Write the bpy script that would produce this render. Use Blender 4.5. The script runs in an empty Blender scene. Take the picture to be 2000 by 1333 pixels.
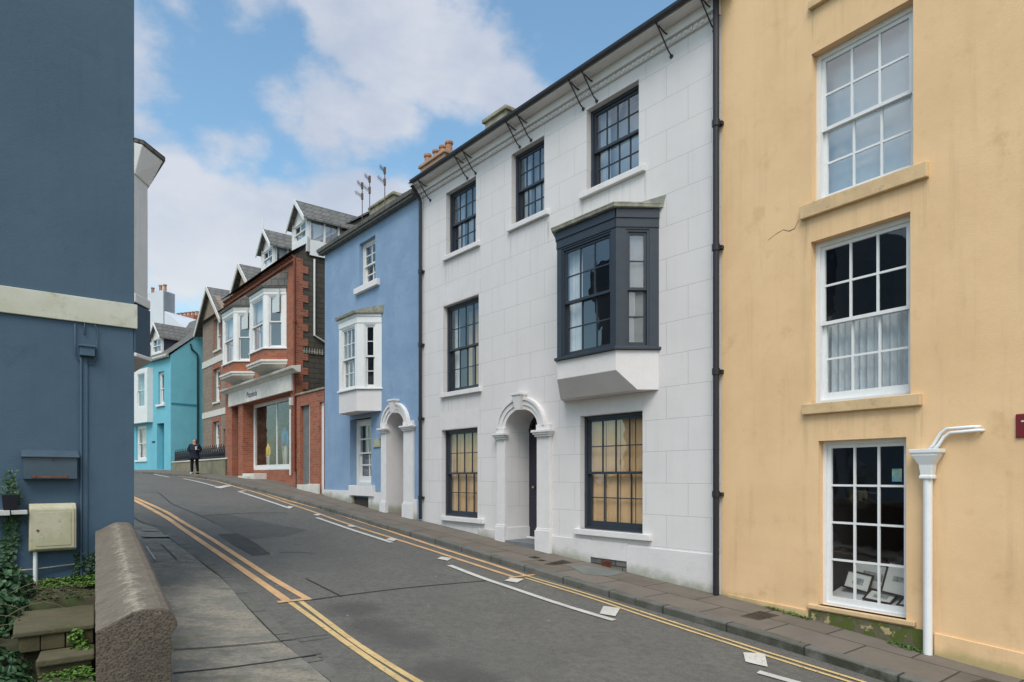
import bpy, bmesh, math, random
from mathutils import Vector, Matrix
random.seed(7)
R = math.radians
F = 1300.0; EYE = 1.7; HZ = 930.0
# ------------------------------------------------------------------ camera, world, sun, exposure
sc = bpy.context.scene
C = sc.collection
cam = bpy.data.cameras.new('camera'); cam.sensor_width = 36; cam.lens = F/2000*36
cam.shift_y = (HZ-666.5)/2000; cam.clip_start = .05; cam.clip_end = 3000
co = bpy.data.objects.new('camera', cam); C.objects.link(co)
co.location = (0, 0, EYE); co.rotation_euler = (R(90), 0, 0); sc.camera = co
sc.view_settings.view_transform = 'Standard'; sc.view_settings.look = 'None'
sc.view_settings.exposure = 0.60; sc.view_settings.gamma = 1
SUN_EL, SUN_AZ = 54, 190      # soft sun, behind the camera and a little to the left
W = bpy.data.worlds.new('World'); sc.world = W; W.use_nodes = True

class NT:
    def __init__(s, tree): s.t = tree; s.n = tree.nodes; s.l = tree.links
    def new(s, typ, **kw):
        n = s.n.new(typ)
        ins = kw.pop('ins', {})
        for k, v in kw.items(): setattr(n, k, v)
        for k, v in ins.items(): s.set(n, k, v)
        return n
    def set(s, n, k, v):
        i = n.inputs[k]
        if isinstance(v, bpy.types.NodeSocket): s.l.new(v, i)
        elif isinstance(v, bpy.types.Node): s.l.new(v.outputs[0], i)
        else: i.default_value = v
    def math(s, op, a, b=0.0, clamp=False):
        n = s.new('ShaderNodeMath', operation=op, use_clamp=clamp); s.set(n, 0, a); s.set(n, 1, b); return n.outputs[0]
    def mix(s, f, a, b):
        n = s.new('ShaderNodeMix', data_type='RGBA'); s.set(n, 0, f); s.set(n, 6, a); s.set(n, 7, b); return n.outputs[2]
    def ramp(s, f, lo, hi):
        n = s.new('ShaderNodeMapRange', interpolation_type='SMOOTHSTEP'); s.set(n, 0, f); s.set(n, 1, lo); s.set(n, 2, hi); return n.outputs[0]
    def noise(s, vec, scale, detail=4, rough=.55):
        n = s.new('ShaderNodeTexNoise'); s.set(n, 'Vector', vec); s.set(n, 'Scale', scale); s.set(n, 'Detail', detail); s.set(n, 'Roughness', rough); return n.outputs['Fac']

def rgba(c): return (c[0], c[1], c[2], 1)
w = NT(W.node_tree)
for n in list(w.n): w.n.remove(n)
sky = w.new('ShaderNodeTexSky', sky_type='NISHITA', sun_disc=False, sun_elevation=R(SUN_EL), sun_rotation=R(SUN_AZ), dust_density=1.5, ozone_density=2.5, air_density=1.2)
tc = w.new('ShaderNodeTexCoord'); gen = tc.outputs['Generated']
nz = w.new('ShaderNodeMapping'); w.set(nz, 0, gen); nz.inputs['Scale'].default_value = (1, 1, 1.7)
nA = w.noise(nz, 4.6, 10, .60); nB = w.noise(nz, 1.5, 3, .5)
def cdir(px, py):
    return Vector(((px-1000)/F, 1, (HZ-py)/F)).normalized()
dens = None   # cloud masses of this afternoon's sky, each a soft ball of directions broken up by noise
for (px, py, r, a) in [(680, 15, .078, 1.1), (735, 60, .085, 1.2), (805, 85, .08, 1.2), (875, 100, .075, 1.1), (935, 135, .07, 1), (990, 170, .062, 1), (1040, 210, .052, .9), (252, 95, .09, 1), (300, 140, .045, .7),
        (640, 195, .068, .7), (705, 238, .066, .72), (770, 238, .05, .6), (560, 235, .068, .72), (500, 283, .07, .7), (440, 290, .06, .55), (560, 325, .05, .6), (615, 262, .075, .75), (325, 335, .07, .6), (300, 430, .075, .55), (270, 240, .05, .5),
        (400, 460, .085, 1), (480, 455, .10, 1.15), (565, 440, .095, 1.15), (645, 425, .08, 1.1), (720, 405, .06, 1), (785, 388, .045, .8), (370, 560, .10, .8), (500, 560, .14, 1.1), (620, 520, .1, 1.1), (340, 0, .05, .6), (480, -15, .06, .7), (600, -25, .05, .6)]:
    d = w.new('ShaderNodeVectorMath', operation='DISTANCE'); w.set(d, 0, gen); d.inputs[1].default_value = cdir(px, py)
    v = w.math('MULTIPLY', w.math('SUBTRACT', 1.0, w.math('DIVIDE', d.outputs['Value'], r*1.0)), a*1.2)
    dens = v if dens is None else w.math('MAXIMUM', dens, v)
back = w.math('MULTIPLY', w.math('SUBTRACT', nB, .42), 3.0)       # broken cloud over the rest of the sky
sepw = w.new('ShaderNodeSeparateXYZ'); w.set(sepw, 0, gen)
back = w.math('SUBTRACT', back, w.math('MULTIPLY', w.ramp(sepw.outputs['Y'], .15, .6), 1.6))
dens = w.math('SUBTRACT', w.math('MAXIMUM', w.math('MAXIMUM', dens, back), -.6), .06)
dens = w.math('ADD', dens, w.math('MULTIPLY', w.math('SUBTRACT', nA, .5), 3.3))
cov = w.ramp(dens, -.08, .62)
shade = w.ramp(w.noise(nz, 6.5, 5, .6), .3, .75)
cc = w.mix(shade, (3.4, 3.8, 4.6, 1), (4.7, 4.85, 5.3, 1))
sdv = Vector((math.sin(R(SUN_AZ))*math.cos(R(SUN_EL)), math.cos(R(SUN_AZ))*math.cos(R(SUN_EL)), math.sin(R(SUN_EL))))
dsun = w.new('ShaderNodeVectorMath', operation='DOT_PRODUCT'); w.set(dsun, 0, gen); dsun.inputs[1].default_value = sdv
fill_boost = w.ramp(dsun.outputs['Value'], .25, .9)      # unseen clouds behind the camera, round the sun, brightened to light the street
cc = w.mix(fill_boost, cc, (12.0, 11.8, 11.4, 1))
lower = w.ramp(sepw.outputs['Z'], .42, .2)
cc = w.mix(lower, cc, w.mix(.7, cc, (5.6, 5.6, 5.6, 1)))
skc = w.new('ShaderNodeMix', data_type='RGBA', blend_type='MULTIPLY'); skc.inputs[0].default_value = 1
w.set(skc, 6, sky.outputs[0]); w.set(skc, 7, (1.22, 1.42, 1.34, 1))
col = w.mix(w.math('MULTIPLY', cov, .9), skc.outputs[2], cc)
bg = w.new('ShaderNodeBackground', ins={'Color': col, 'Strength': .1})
w.l.new(bg.outputs[0], w.new('ShaderNodeOutputWorld').inputs[0])
sl = bpy.data.lights.new('sun', 'SUN'); sl.energy = 1.5; sl.angle = R(30); sl.color = (1, .965, .91)
so = bpy.data.objects.new('sun', sl); C.objects.link(so)
# NISHITA sun_rotation: azimuth measured clockwise from +Y
az = R(SUN_AZ); sd = Vector((math.sin(az)*math.cos(R(SUN_EL)), math.cos(az)*math.cos(R(SUN_EL)), math.sin(R(SUN_EL))))
so.rotation_euler = sd.to_track_quat('Z', 'Y').to_euler()

# ------------------------------------------------------------------ materials
MATS = {}
def mat(name, col, rough=.8, var=.0,  scale=3.0, col2=None, bump=0.0, bscale=60, spec=.3, stain=None, stamt=0.0, metal=0, streak=0.0, extra=None, coat=0, relief=0):
    if name in MATS: return MATS[name]
    m = bpy.data.materials.new(name); m.use_nodes = True; MATS[name] = m
    t = NT(m.node_tree); b = t.n['Principled BSDF']
    b.inputs['Roughness'].default_value = rough; b.inputs['Specular IOR Level'].default_value = spec; b.inputs['Metallic'].default_value = metal
    b.inputs['Coat Weight'].default_value = coat
    tcn = t.new('ShaderNodeTexCoord'); ob = tcn.outputs['Object']
    c = rgba(col)
    if var or col2:
        c2 = rgba(col2) if col2 else rgba([x*(1-var) for x in col])
        c = t.mix(t.ramp(t.noise(ob, scale, 5, .6), .35, .68), rgba(col), c2)
    if streak:
        mp = t.new('ShaderNodeMapping'); t.set(mp, 0, ob); mp.inputs['Scale'].default_value = (5, 5, .35)
        f = t.ramp(t.noise(mp, 1.3, 5, .65), .5, .8)
        c = t.mix(t.math('MULTIPLY', f, streak), c, rgba([x*.55 for x in col]))
    if stain:
        f = t.ramp(t.noise(ob, scale*2.7, 6, .7), .55, .72)
        c = t.mix(t.math('MULTIPLY', f, stamt), c, rgba(stain))
    h = None
    if bump: h = t.noise(ob, bscale, 4, .6)
    if relief: h = t.math('ADD', h, t.math('MULTIPLY', t.noise(ob, 4.5, 5, .6), 2.6*relief))
    if extra: c, h = extra(t, ob, c, h)
    t.set(b, 'Base Color', c)
    if h is not None:
        bn = t.new('ShaderNodeBump'); bn.inputs['Strength'].default_value = bump or .3; bn.inputs['Distance'].default_value = .01
        t.set(bn, 'Height', h); t.l.new(bn.outputs[0], b.inputs['Normal'])
    return m
def wallvec(t, ob):
    s = t.new('ShaderNodeSeparateXYZ'); t.set(s, 0, ob)
    c = t.new('ShaderNodeCombineXYZ'); t.set(c, 0, t.math('ADD', s.outputs[0], s.outputs[1])); t.set(c, 1, s.outputs[2]); return c, s
def brickfn(bw, bh, mortar, mcol, c2, off=(0, 0), amt=1.0, msm=.1, uv=False, bumpk=1.0):
    def fn(t, ob, c, h):
        if uv: v = t.new('ShaderNodeUVMap')
        else: v, _ = wallvec(t, ob)
        mp = t.new('ShaderNodeMapping'); t.set(mp, 0, v); mp.inputs['Location'].default_value = (off[0], off[1], 0)
        b = t.new('ShaderNodeTexBrick', offset=.5); t.set(b, 'Vector', mp); t.set(b, 'Scale', 1.0)
        t.set(b, 'Brick Width', bw); t.set(b, 'Row Height', bh); t.set(b, 'Mortar Size', mortar); t.set(b, 'Mortar Smooth', msm); t.set(b, 'Bias', 0.0)
        t.set(b, 'Color1', (0, 0, 0, 1)); t.set(b, 'Color2', (1, 1, 1, 1)); t.set(b, 'Mortar', (0.5, .5, .5, 1))
        cc = t.mix(t.math('MULTIPLY', b.outputs['Color'], amt), c, rgba(c2))
        cc = t.mix(b.outputs['Fac'], cc, rgba(mcol))
        hh = t.math('SUBTRACT', 1.0, t.math('MULTIPLY', b.outputs['Fac'], bumpk))
        if h is not None: hh = t.math('ADD', hh, t.math('MULTIPLY', h, .35))
        return cc, hh
    return fn
def M_(n): return MATS[n]
def ashlar(t, ob, c, h):
    v, s = wallvec(t, ob)
    mp = t.new('ShaderNodeMapping'); t.set(mp, 0, v); mp.inputs['Location'].default_value = (ASH[0], ASH[1], 0)
    b = t.new('ShaderNodeTexBrick', offset=.5); t.set(b, 'Vector', mp); t.set(b, 'Scale', 1.0)
    t.set(b, 'Brick Width', .80); t.set(b, 'Row Height', ASH[2]); t.set(b, 'Mortar Size', .006); t.set(b, 'Mortar Smooth', .5)
    t.set(b, 'Color1', (0, 0, 0, 1)); t.set(b, 'Color2', (1, 1, 1, 1))
    keep = t.ramp(s.outputs[2], ASH[3]-.01, ASH[3]+.01)
    f = t.math('MULTIPLY', b.outputs['Fac'], keep)
    c = t.mix(t.math('MULTIPLY', b.outputs['Color'], .03), c, (.5, .5, .5, 1))
    c = t.mix(t.math('MULTIPLY', f, .5), c, (.31, .30, .29, 1))
    hh = t.math('SUBTRACT', 1.0, f)
    return c, t.math('ADD', hh, t.math('MULTIPLY', h, .25))
def glassmat(name, f0=.09, tint=(1, 1, 1), wob=.012):
    m = bpy.data.materials.new(name); m.use_nodes = True; MATS[name] = m; t = NT(m.node_tree)
    for n in list(t.n): t.n.remove(n)
    tcn = t.new('ShaderNodeTexCoord'); ge = t.new('ShaderNodeNewGeometry')
    bn = t.new('ShaderNodeBump'); bn.inputs['Strength'].default_value = 1; bn.inputs['Distance'].default_value = wob
    t.set(bn, 'Height', t.noise(tcn.outputs['Object'], 2.6, 2, .5))
    dt = t.new('ShaderNodeVectorMath', operation='DOT_PRODUCT'); t.set(dt, 0, ge.outputs['Incoming']); t.set(dt, 1, ge.outputs['Normal'])
    c = t.math('SUBTRACT', 1.0, t.math('ABSOLUTE', dt.outputs['Value']), True)
    fr = t.math('ADD', f0, t.math('MULTIPLY', 1-f0, t.math('POWER', c, 5.0)))
    g = t.new('ShaderNodeBsdfGlossy', ins={'Roughness': .015, 'Color': (.95, .97, 1, 1)}); t.l.new(bn.outputs[0], g.inputs['Normal'])
    tr = t.new('ShaderNodeBsdfTransparent', ins={'Color': rgba(tint)})
    mx = t.new('ShaderNodeMixShader'); t.set(mx, 0, fr); t.l.new(tr.outputs[0], mx.inputs[1]); t.l.new(g.outputs[0], mx.inputs[2])
    t.l.new(mx.outputs[0], t.new('ShaderNodeOutputMaterial').inputs[0]); return m

def grime(z0, sl, c2, hgt):     # splash dirt and algae in an uneven band just above a sloping pavement line
    def fn(t, ob, c, h):
        s_ = t.new('ShaderNodeSeparateXYZ'); t.set(s_, 0, ob)
        d = t.math('SUBTRACT', s_.outputs[2], t.math('MULTIPLY', s_.outputs[0], sl))
        d = t.math('SUBTRACT', d, t.math('MULTIPLY', t.noise(ob, 3.2, 6, .7), hgt*2.2))
        return t.mix(t.math('MULTIPLY', t.ramp(d, hgt*.1, -hgt*1.3), .75), c, rgba(c2)), h
    return fn
def drips(L, c2, amt, base=None):    # rain dirt washed down from the ends and edge of each sill: (x0, x1, z of the sill's underside, length)
    def fn(t, ob, c, h):
        if base: c, h = base(t, ob, c, h)
        s_ = t.new('ShaderNodeSeparateXYZ'); t.set(s_, 0, ob)
        mp = t.new('ShaderNodeMapping'); t.set(mp, 0, ob); mp.inputs['Scale'].default_value = (9, 9, .5); n = t.ramp(t.noise(mp, 1.4, 6, .7), .44, .66)
        tot = None
        for x0, x1, z, ln in L:
            mx = t.math('MULTIPLY', t.ramp(s_.outputs[0], x0-.05, x0+.03), t.ramp(s_.outputs[0], x1+.05, x1-.03))
            mz = t.math('MULTIPLY', t.ramp(s_.outputs[2], z+.01, z-.01), t.ramp(s_.outputs[2], z-ln, z))
            e_ = t.math('ADD', .45, t.math('ADD', t.ramp(s_.outputs[0], x0+.14, x0+.04), t.ramp(s_.outputs[0], x1-.14, x1-.04)))
            m = t.math('MULTIPLY', t.math('MULTIPLY', mx, mz), e_); tot = m if tot is None else t.math('MAXIMUM', tot, m)
        return t.mix(t.math('MULTIPLY', t.math('MULTIPLY', tot, n), amt, True), c, rgba(c2)), h
    return fn
# ------------------------------------------------------------------ frames: a facade plane with its own local axes
class Fr:            # local x runs along the facade to the right, local y into the building, local z up
    def __init__(s, o, dR, z0=0.0):
        s.o = Vector(o); s.d = Vector(dR).normalized(); s.n = Vector((-s.d.y, s.d.x)); s.z0 = z0
    def at(s, px, py=HZ, w=0.0):     # where the sight line through a picture point meets the plane w metres in front of the facade
        rx = (px-1000)/F
        ox, oy = s.o.x-w*s.n.x, s.o.y-w*s.n.y
        x = (rx*oy-ox)/(s.d.x-rx*s.d.y); Y = oy+x*s.d.y
        return x, EYE+(HZ-py)/F*Y-s.z0
    def X(s, px, w=0.0): return s.at(px, HZ, w)[0]
    def Z(s, px, py, w=0.0): return s.at(px, py, w)[1]
    def world(s, x, y=0.0): return s.o+s.d*x+s.n*y
    def sub(s, px, z0=0.0, w=0.0):
        return Fr(s.world(s.X(px, w), -w), s.d, z0)
    @property
    def rot(s): return math.atan2(s.d.y, s.d.x)
D0 = 9.5
O = Vector((.408*1000/F*D0, D0))
FW = Fr(O, (1060, -1300)); FY = Fr(O, (890, -1300))
dS = -FW.d; nS = FW.n
def sn(P): v = Vector((P[0], P[1]))-O; return v.dot(dS), v.dot(nS)
def fromsn(s, n): p = O+dS*s+nS*n; return p.x, p.y
# pavement level along the street, read off where the facades meet the pavement
GT = []
for fr, L in ((FY, [(2000, 1325), (1822, 1284), (1600, 1208)]), (FW, [(1408, 1164), (1228, 1117), (1075, 1080), (950, 1048), (820, 1016), (742, 998), (634, 967), (572, 951), (500, 936), (445, 929), (340, 919)])):
    for px, py in L:
        x, z = fr.at(px, py); p = fr.world(x); GT.append((sn(p)[0], z))
GT.sort()
a0 = GT[0]; GT = [(a0[0]-14, a0[1]-14*.07)]+GT; e = GT[-1]; GT += [(e[0]+4, e[1]+.07), (e[0]+12, e[1]+.10), (e[0]+400, e[1]+.1)]; GT = [(-400, GT[0][1]-2)]+GT
def g0(s):
    for (a, za), (b, zb) in zip(GT, GT[1:]):
        if s <= b: return za+(zb-za)*(s-a)/(b-a)
    return GT[-1][1]
def g(s): return sum(g0(s+k*.5) for k in (-2, -1, 0, 1, 2))/5
def gxy(x, y): return g(sn((x, y))[0])
KH = .10
def onground(px, py, dz=0.0):
    rx, rz = (px-1000)/F, (HZ-py)/F
    f = lambda Y: EYE+rz*Y-(gxy(rx*Y, Y)+dz)
    Y = 2.0; st = .05
    while Y < 90 and f(Y) > 0: Y += st
    a, b = Y-st, Y
    for _ in range(20):
        m = (a+b)/2
        if f(m) > 0: a = m
        else: b = m
    return rx*a, a

# ------------------------------------------------------------------ mesh builder
class MB:
    def __init__(s): s.v = []; s.f = []; s.uv = None; s.T = None
    def add(s, vs, fs, M=None):
        k = len(s.v)
        M = M or s.T
        s.v += [tuple(M @ Vector(v)) if M else tuple(v) for v in vs]
        s.f += [tuple(i+k for i in f) for f in fs]
    def box(s, x0, x1, y0, y1, z0, z1, M=None):
        if x0 > x1: x0, x1 = x1, x0
        if y0 > y1: y0, y1 = y1, y0
        if z0 > z1: z0, z1 = z1, z0
        s.add([(x0, y0, z0), (x1, y0, z0), (x1, y1, z0), (x0, y1, z0), (x0, y0, z1), (x1, y0, z1), (x1, y1, z1), (x0, y1, z1)],
              [(0, 3, 2, 1), (4, 5, 6, 7), (0, 1, 5, 4), (1, 2, 6, 5), (2, 3, 7, 6), (3, 0, 4, 7)], M)
        return s
    def quad(s, *p): s.add(list(p), [tuple(range(len(p)))]); return s
    def loft(s, rings, caps=True, closed=True):      # rings of equal length
        n = len(rings[0]); vs = [p for r in rings for p in r]; fs = []
        for i in range(len(rings)-1):
            for j in range(n if closed else n-1):
                a = i*n+j; b = i*n+(j+1) % n; fs.append((a, b, b+n, a+n))
        if caps: fs.append(tuple(range(n))[::-1]); fs.append(tuple(range((len(rings)-1)*n, len(rings)*n)))
        s.add(vs, fs); return s
    def prism(s, poly, axis, a, b):    # poly of 2D points pushed along axis 'x','y','z'
        f = {'x': lambda u, v, t: (t, u, v), 'y': lambda u, v, t: (u, t, v), 'z': lambda u, v, t: (u, v, t)}[axis]
        return s.loft([[f(u, v, a) for u, v in poly], [f(u, v, b) for u, v in poly]])
    def tube(s, pts, r, n=8, r2=None):
        pts = [Vector(p) for p in pts]; rings = []
        for i, p in enumerate(pts):
            d = (pts[min(i+1, len(pts)-1)]-pts[max(i-1, 0)]).normalized()
            up = Vector((0, 0, 1)) if abs(d.z) < .9 else Vector((0, 1, 0))
            a = d.cross(up).normalized(); b = d.cross(a)
            rr = r+(r2-r)*i/(len(pts)-1) if r2 is not None else r
            rings.append([tuple(p+a*rr*math.cos(t*2*math.pi/n)+b*rr*math.sin(t*2*math.pi/n)) for t in range(n)])
        return s.loft(rings)
    def lathe(s, c, prof, n=14):       # prof: (radius, z) about a vertical axis at c
        return s.loft([[(c[0]+r*math.cos(t*2*math.pi/n), c[1]+r*math.sin(t*2*math.pi/n), z) for t in range(n)] for r, z in prof])
    def build(s, name, material, parent=None, bevel=0, smooth=False, uvs=None):
        me = bpy.data.meshes.new(name); me.from_pydata(s.v, [], s.f); me.update()
        bm = bmesh.new(); bm.from_mesh(me); bmesh.ops.recalc_face_normals(bm, faces=bm.faces); bm.to_mesh(me); bm.free()
        if uvs:
            l = me.uv_layers.new(name='UVMap')
            for lp in me.loops: l.data[lp.index].uv = uvs(me.vertices[lp.vertex_index].co)
        o = bpy.data.objects.new(name, me); C.objects.link(o)
        me.materials.append(M_(material) if isinstance(material, str) else material)
        if parent: o.parent = parent
        if bevel:
            b = o.modifiers.new('bevel', 'BEVEL'); b.width = bevel; b.segments = 2; b.limit_method = 'ANGLE'
        if smooth:
            for p in me.polygons: p.use_smooth = True
        return o
def tag(o, label=None, cat=None, group=None, kind=None):
    if label: o['label'] = label
    if cat: o['category'] = cat
    if group: o['group'] = group
    if kind: o['kind'] = kind
    return o
def empty(name, fr, label, cat, group=None):
    o = bpy.data.objects.new(name, None); C.objects.link(o); o.empty_display_size = .2
    o.location = (fr.o.x, fr.o.y, fr.z0); o.rotation_euler = (0, 0, fr.rot); return tag(o, label, cat, group)

# plain materials
mat('navy_paint', (.032, .040, .054), .38, .15, 6, spec=.45)
mat('black_iron', (.020, .019, .026), .45, .2, 8, spec=.4)
mat('white_paint', (.70, .70, .69), .4, .06, 4, spec=.4)
mat('white_gloss', (.74, .74, .74), .35, .05, 5, bump=.05, bscale=30, stain=(.5, .48, .42), stamt=.25)
mat('trim_white', (.69, .66, .655), .7, .06, 4, bump=.15, bscale=50, stain=(.48, .46, .4), stamt=.3)
mat('sill_ochre', (.66, .46, .26), .85, .15, 5, bump=.3, stain=(.25, .24, .16), stamt=.6)
mat('lead', (.22, .22, .19), .7, .3, 7, col2=(.38, .37, .29), bump=.4, bscale=25, stain=(.10, .10, .07), stamt=.7)
mat('slate', (.10, .10, .10), .7, 0, 5, col2=(.15, .14, .12), bump=.5, bscale=20, stain=(.22, .2, .12), stamt=.5, extra=brickfn(.3, .22, .012, (.05, .05, .05), (.19, .18, .17), amt=.5))
mat('terracotta', (.42, .21, .125), .8, .3, 6, bump=.2)
mat('room_wall', (.30, .28, .25), .9, .1, 1)
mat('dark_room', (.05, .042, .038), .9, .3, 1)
mat('blind', (.50, .54, .54), .9, .05, 2)
mat('net_curtain', (.55, .60, .63), .95, .12, 6)
mat('net_grey', (.20, .21, .215), .95, .15, 5)
mat('green_curtain', (.10, .22, .15), .9, .2, 6)
mat('door_dark', (.022, .020, .034), .35, .1, 5, spec=.5)
def woodfn(t, ob, c, h):
    mp = t.new('ShaderNodeMapping'); t.set(mp, 0, ob); mp.inputs['Scale'].default_value = (14, 14, .8)
    f = t.noise(mp, 2.2, 5, .65)
    return t.mix(t.ramp(f, .3, .7), c, (.66, .40, .18, 1)), f
mat('shutter_wood', (.72, .50, .28), .6, .1, 2, extra=woodfn, bump=.1)
glassmat('glass', .15, wob=.004); glassmat('glass_sky', .20, (.9, .95, 1), .005); glassmat('glass_shop', .09, wob=.004)

# ------------------------------------------------------------------ generic building pieces
def wall_front(mb, xs0, xs1, z0, z1, ops, M=None):
    """front wall in plane y=0 with openings ops=[(x0,x1,za,zb,depth,spring or None)]"""
    xs = sorted({xs0, xs1, *[o[0] for o in ops], *[o[1] for o in ops]}); zs = sorted({z0, z1, *[o[2] for o in ops], *[o[3] for o in ops]})
    xs = [x for x in xs if xs0 <= x <= xs1]; zs = [z for z in zs if z0 <= z <= z1]
    for a, b in zip(xs, xs[1:]):
        for c, d in zip(zs, zs[1:]):
            mx, mz = (a+b)/2, (c+d)/2
            if any(o[0] < mx < o[1] and o[2] < mz < o[3] for o in ops): continue
            mb.add([(a, 0, c), (b, 0, c), (b, 0, d), (a, 0, d)], [(0, 1, 2, 3)], M)
    for (x0, x1, za, zb, dp, spr) in ops:
        if spr is None:
            path = [(x0, za), (x0, zb), (x1, zb), (x1, za)]
        else:
            cx, rx, rz = (x0+x1)/2, (x1-x0)/2, zb-spr; N = 16
            arc = [(cx-rx*math.cos(math.pi*i/N), spr+rz*math.sin(math.pi*i/N)) for i in range(N+1)]
            path = [(x0, za)]+arc+[(x1, za)]
            for i in range(N):
                cn = (x0, zb) if i < N/2 else (x1, zb)
                p, q = arc[i], arc[i+1]
                mb.add([(cn[0], 0, cn[1]), (p[0], 0, p[1]), (q[0], 0, q[1])], [(0, 1, 2)], M)
            # the two corner fans meet at the crown
        for p, q in zip(path, path[1:]):
            mb.add([(p[0], 0, p[1]), (q[0], 0, q[1]), (q[0], dp, q[1]), (p[0], dp, p[1])], [(0, 1, 2, 3)], M)
        mb.add([(x0, 0, za), (x1, 0, za), (x1, dp, za), (x0, dp, za)], [(0, 1, 2, 3)], M)
def wall_box(mb, x0, x1, y1, z0, z1, sides=(1, 1)):
    if sides[0]: mb.quad((x0, 0, z0), (x0, y1, z0), (x0, y1, z1), (x0, 0, z1))
    if sides[1]: mb.quad((x1, 0, z0), (x1, y1, z0), (x1, y1, z1), (x1, 0, z1))
    mb.quad((x0, y1, z0), (x1, y1, z0), (x1, y1, z1), (x0, y1, z1))
def sash(fb, gb, x0, x1, z0, z1, cols, rt, rb, casing=.06, bar=.02, y=0.0, M=None, split=.5, stile=.045, botr=.08, fixed=False):
    """sash window face: frame boxes into fb, glass into gb; y is the depth of the frame's outer face"""
    def bx(*a): fb.box(*a, M=M)
    bx(x0, x0+casing, y, y+.13, z0, z1); bx(x1-casing, x1, y, y+.13, z0, z1)
    bx(x0+casing, x1-casing, y+.002, y+.13, z1-casing, z1); bx(x0+casing, x1-casing, y+.002, y+.13, z0, z0+casing*.7)
    a, b, c, d = x0+casing, x1-casing, z0+casing*.7, z1-casing
    mid = c+(d-c)*split
    parts = [(c, d, rt, y+.03, stile, botr)] if fixed else [(mid-.02, d, rt, y+.025, stile, .042), (c, mid+.02, rb, y+.07, .042, botr)]
    for i, (lo, hi, rows, yy, tr, br) in enumerate(parts):
        t = .035
        bx(a, a+stile, yy, yy+t, lo, hi); bx(b-stile, b, yy, yy+t, lo, hi)
        bx(a+stile, b-stile, yy+.001, yy+t-.001, hi-tr, hi); bx(a+stile, b-stile, yy+.001, yy+t-.001, lo, lo+br)
        ga, gb_, gc, gd = a+stile, b-stile, lo+br, hi-tr
        for k in range(1, cols):
            u = ga+(gb_-ga)*k/cols; bx(u-bar/2, u+bar/2, yy+.006, yy+t-.004, gc, gd)
        for k in range(1, rows):
            v = gc+(gd-gc)*k/rows; bx(ga, gb_, yy+.008, yy+t-.006, v-bar/2, v+bar/2)
        for ci in range(cols):       # each pane sits a hair off plane, as old glass does
            for ri in range(rows):
                u0, u1 = ga+(gb_-ga)*ci/cols, ga+(gb_-ga)*(ci+1)/cols; v0, v1 = gc+(gd-gc)*ri/rows, gc+(gd-gc)*(ri+1)/rows
                e = [random.uniform(-.0009, .0009) for _ in range(3)]; yg = yy+.02
                gb.add([(u0, yg+e[0], v0), (u1, yg+e[1], v0), (u1, yg+e[1]+e[2], v1), (u0, yg+e[0]+e[2], v1)], [(0, 1, 2, 3)], M)
def room(mb, x0, x1, y0, y1, z0, z1, M=None):
    mb.add([(x0, y0, z0), (x1, y0, z0), (x1, y1, z0), (x0, y1, z0), (x0, y0, z1), (x1, y0, z1), (x1, y1, z1), (x0, y1, z1)],
           [(0, 1, 2, 3), (4, 5, 6, 7), (1, 2, 6, 5), (2, 3, 7, 6), (3, 0, 4, 7)], M)
def wavy(mb, x0, x1, z0, z1, y, amp=.025, lam=.09, M=None):
    n = max(6, int(abs(x1-x0)/.012)); ph = random.random()*6
    P = [(x0+(x1-x0)*i/n, y+amp*math.sin(ph+i*(x1-x0)/n/lam*6.28)*(1+.4*math.sin(i*.37+ph))) for i in range(n+1)]
    for (a, ya), (b, yb) in zip(P, P[1:]): mb.add([(a, ya, z0), (b, yb, z0), (b, yb*1.0, z1), (a, ya, z1)], [(0, 1, 2, 3)], M)
def window(house, x0, x1, z0, z1, rec, cols, rt, rb, fmat, gmat='glass', inner=None, sill=None, sillmat=None, casing=.06, bar=.02, rmat='dark_room', rdepth=2.2, botr=.08, fixed=False, split=.5, name='window'):
    fb, gb = MB(), MB()
    sash(fb, gb, x0, x1, z0, z1, cols, rt, rb, casing, bar, rec-.02, split=split, botr=botr, fixed=fixed)
    wo = fb.build(name, fmat, house); gb.build('pane', gmat, wo)
    rb_ = MB(); room(rb_, x0-.12, x1+.12, rec+.115, rec+rdepth, z0-.1, z1+.15); rb_.build('room', rmat, wo)
    if sill:
        dx, zt, zb, pr = sill; s = MB(); s.box(x0-dx, x1+dx, -pr, rec-.022, zb, zt); s.build('sill', sillmat, wo, bevel=.006)
    yb = rec+.19
    if inner == 'blind':
        b = MB(); b.quad((x0, yb, z0), (x1, yb, z0), (x1, yb, z1), (x0, yb, z1)); b.build('blind', 'blind', wo)
    elif inner == 'lowcurtain':
        b = MB(); zc = z0+(z1-z0)*.5; wavy(b, x0+.03, x1-.03, z0, zc, yb); b.build('curtain', 'net_curtain', wo)
    elif inner == 'shutter':
        b = MB(); n = 4; ww = (x1-x0-.08)/n
        for k in range(n):
            u0 = x0+.04+k*ww+.012; u1 = u0+ww-.024; yy = yb-.055
            b.box(u0, u1, yy, yy+.02, z0+.02, z1-.02)
            for (a, c) in ((.05, .46), (.52, .93)):
                h = z1-z0; b.box(u0+.05, u1-.05, yy-.008, yy-.001, z0+h*a, z0+h*c)
        b.build('shutter', 'shutter_wood', wo, bevel=.003)
        b = MB(); b.box(x0, x0+.05, rec+.1, yb-.03, z0, z1); b.build('lining', 'white_paint', wo)
    elif inner == 'side':
        b = MB(); wavy(b, x0+.04, x0+.04+(x1-x0)*.2, z0, z1, yb, .02, .06); b.build('curtain', 'green_curtain' if random.random() < .5 else 'net_curtain', wo)
        b = MB(); b.quad((x0, yb+.15, z0), (x1, yb+.15, z0), (x1, yb+.15, z1), (x0, yb+.15, z1)); b.build('blind', 'blind', wo)
    return wo
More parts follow.
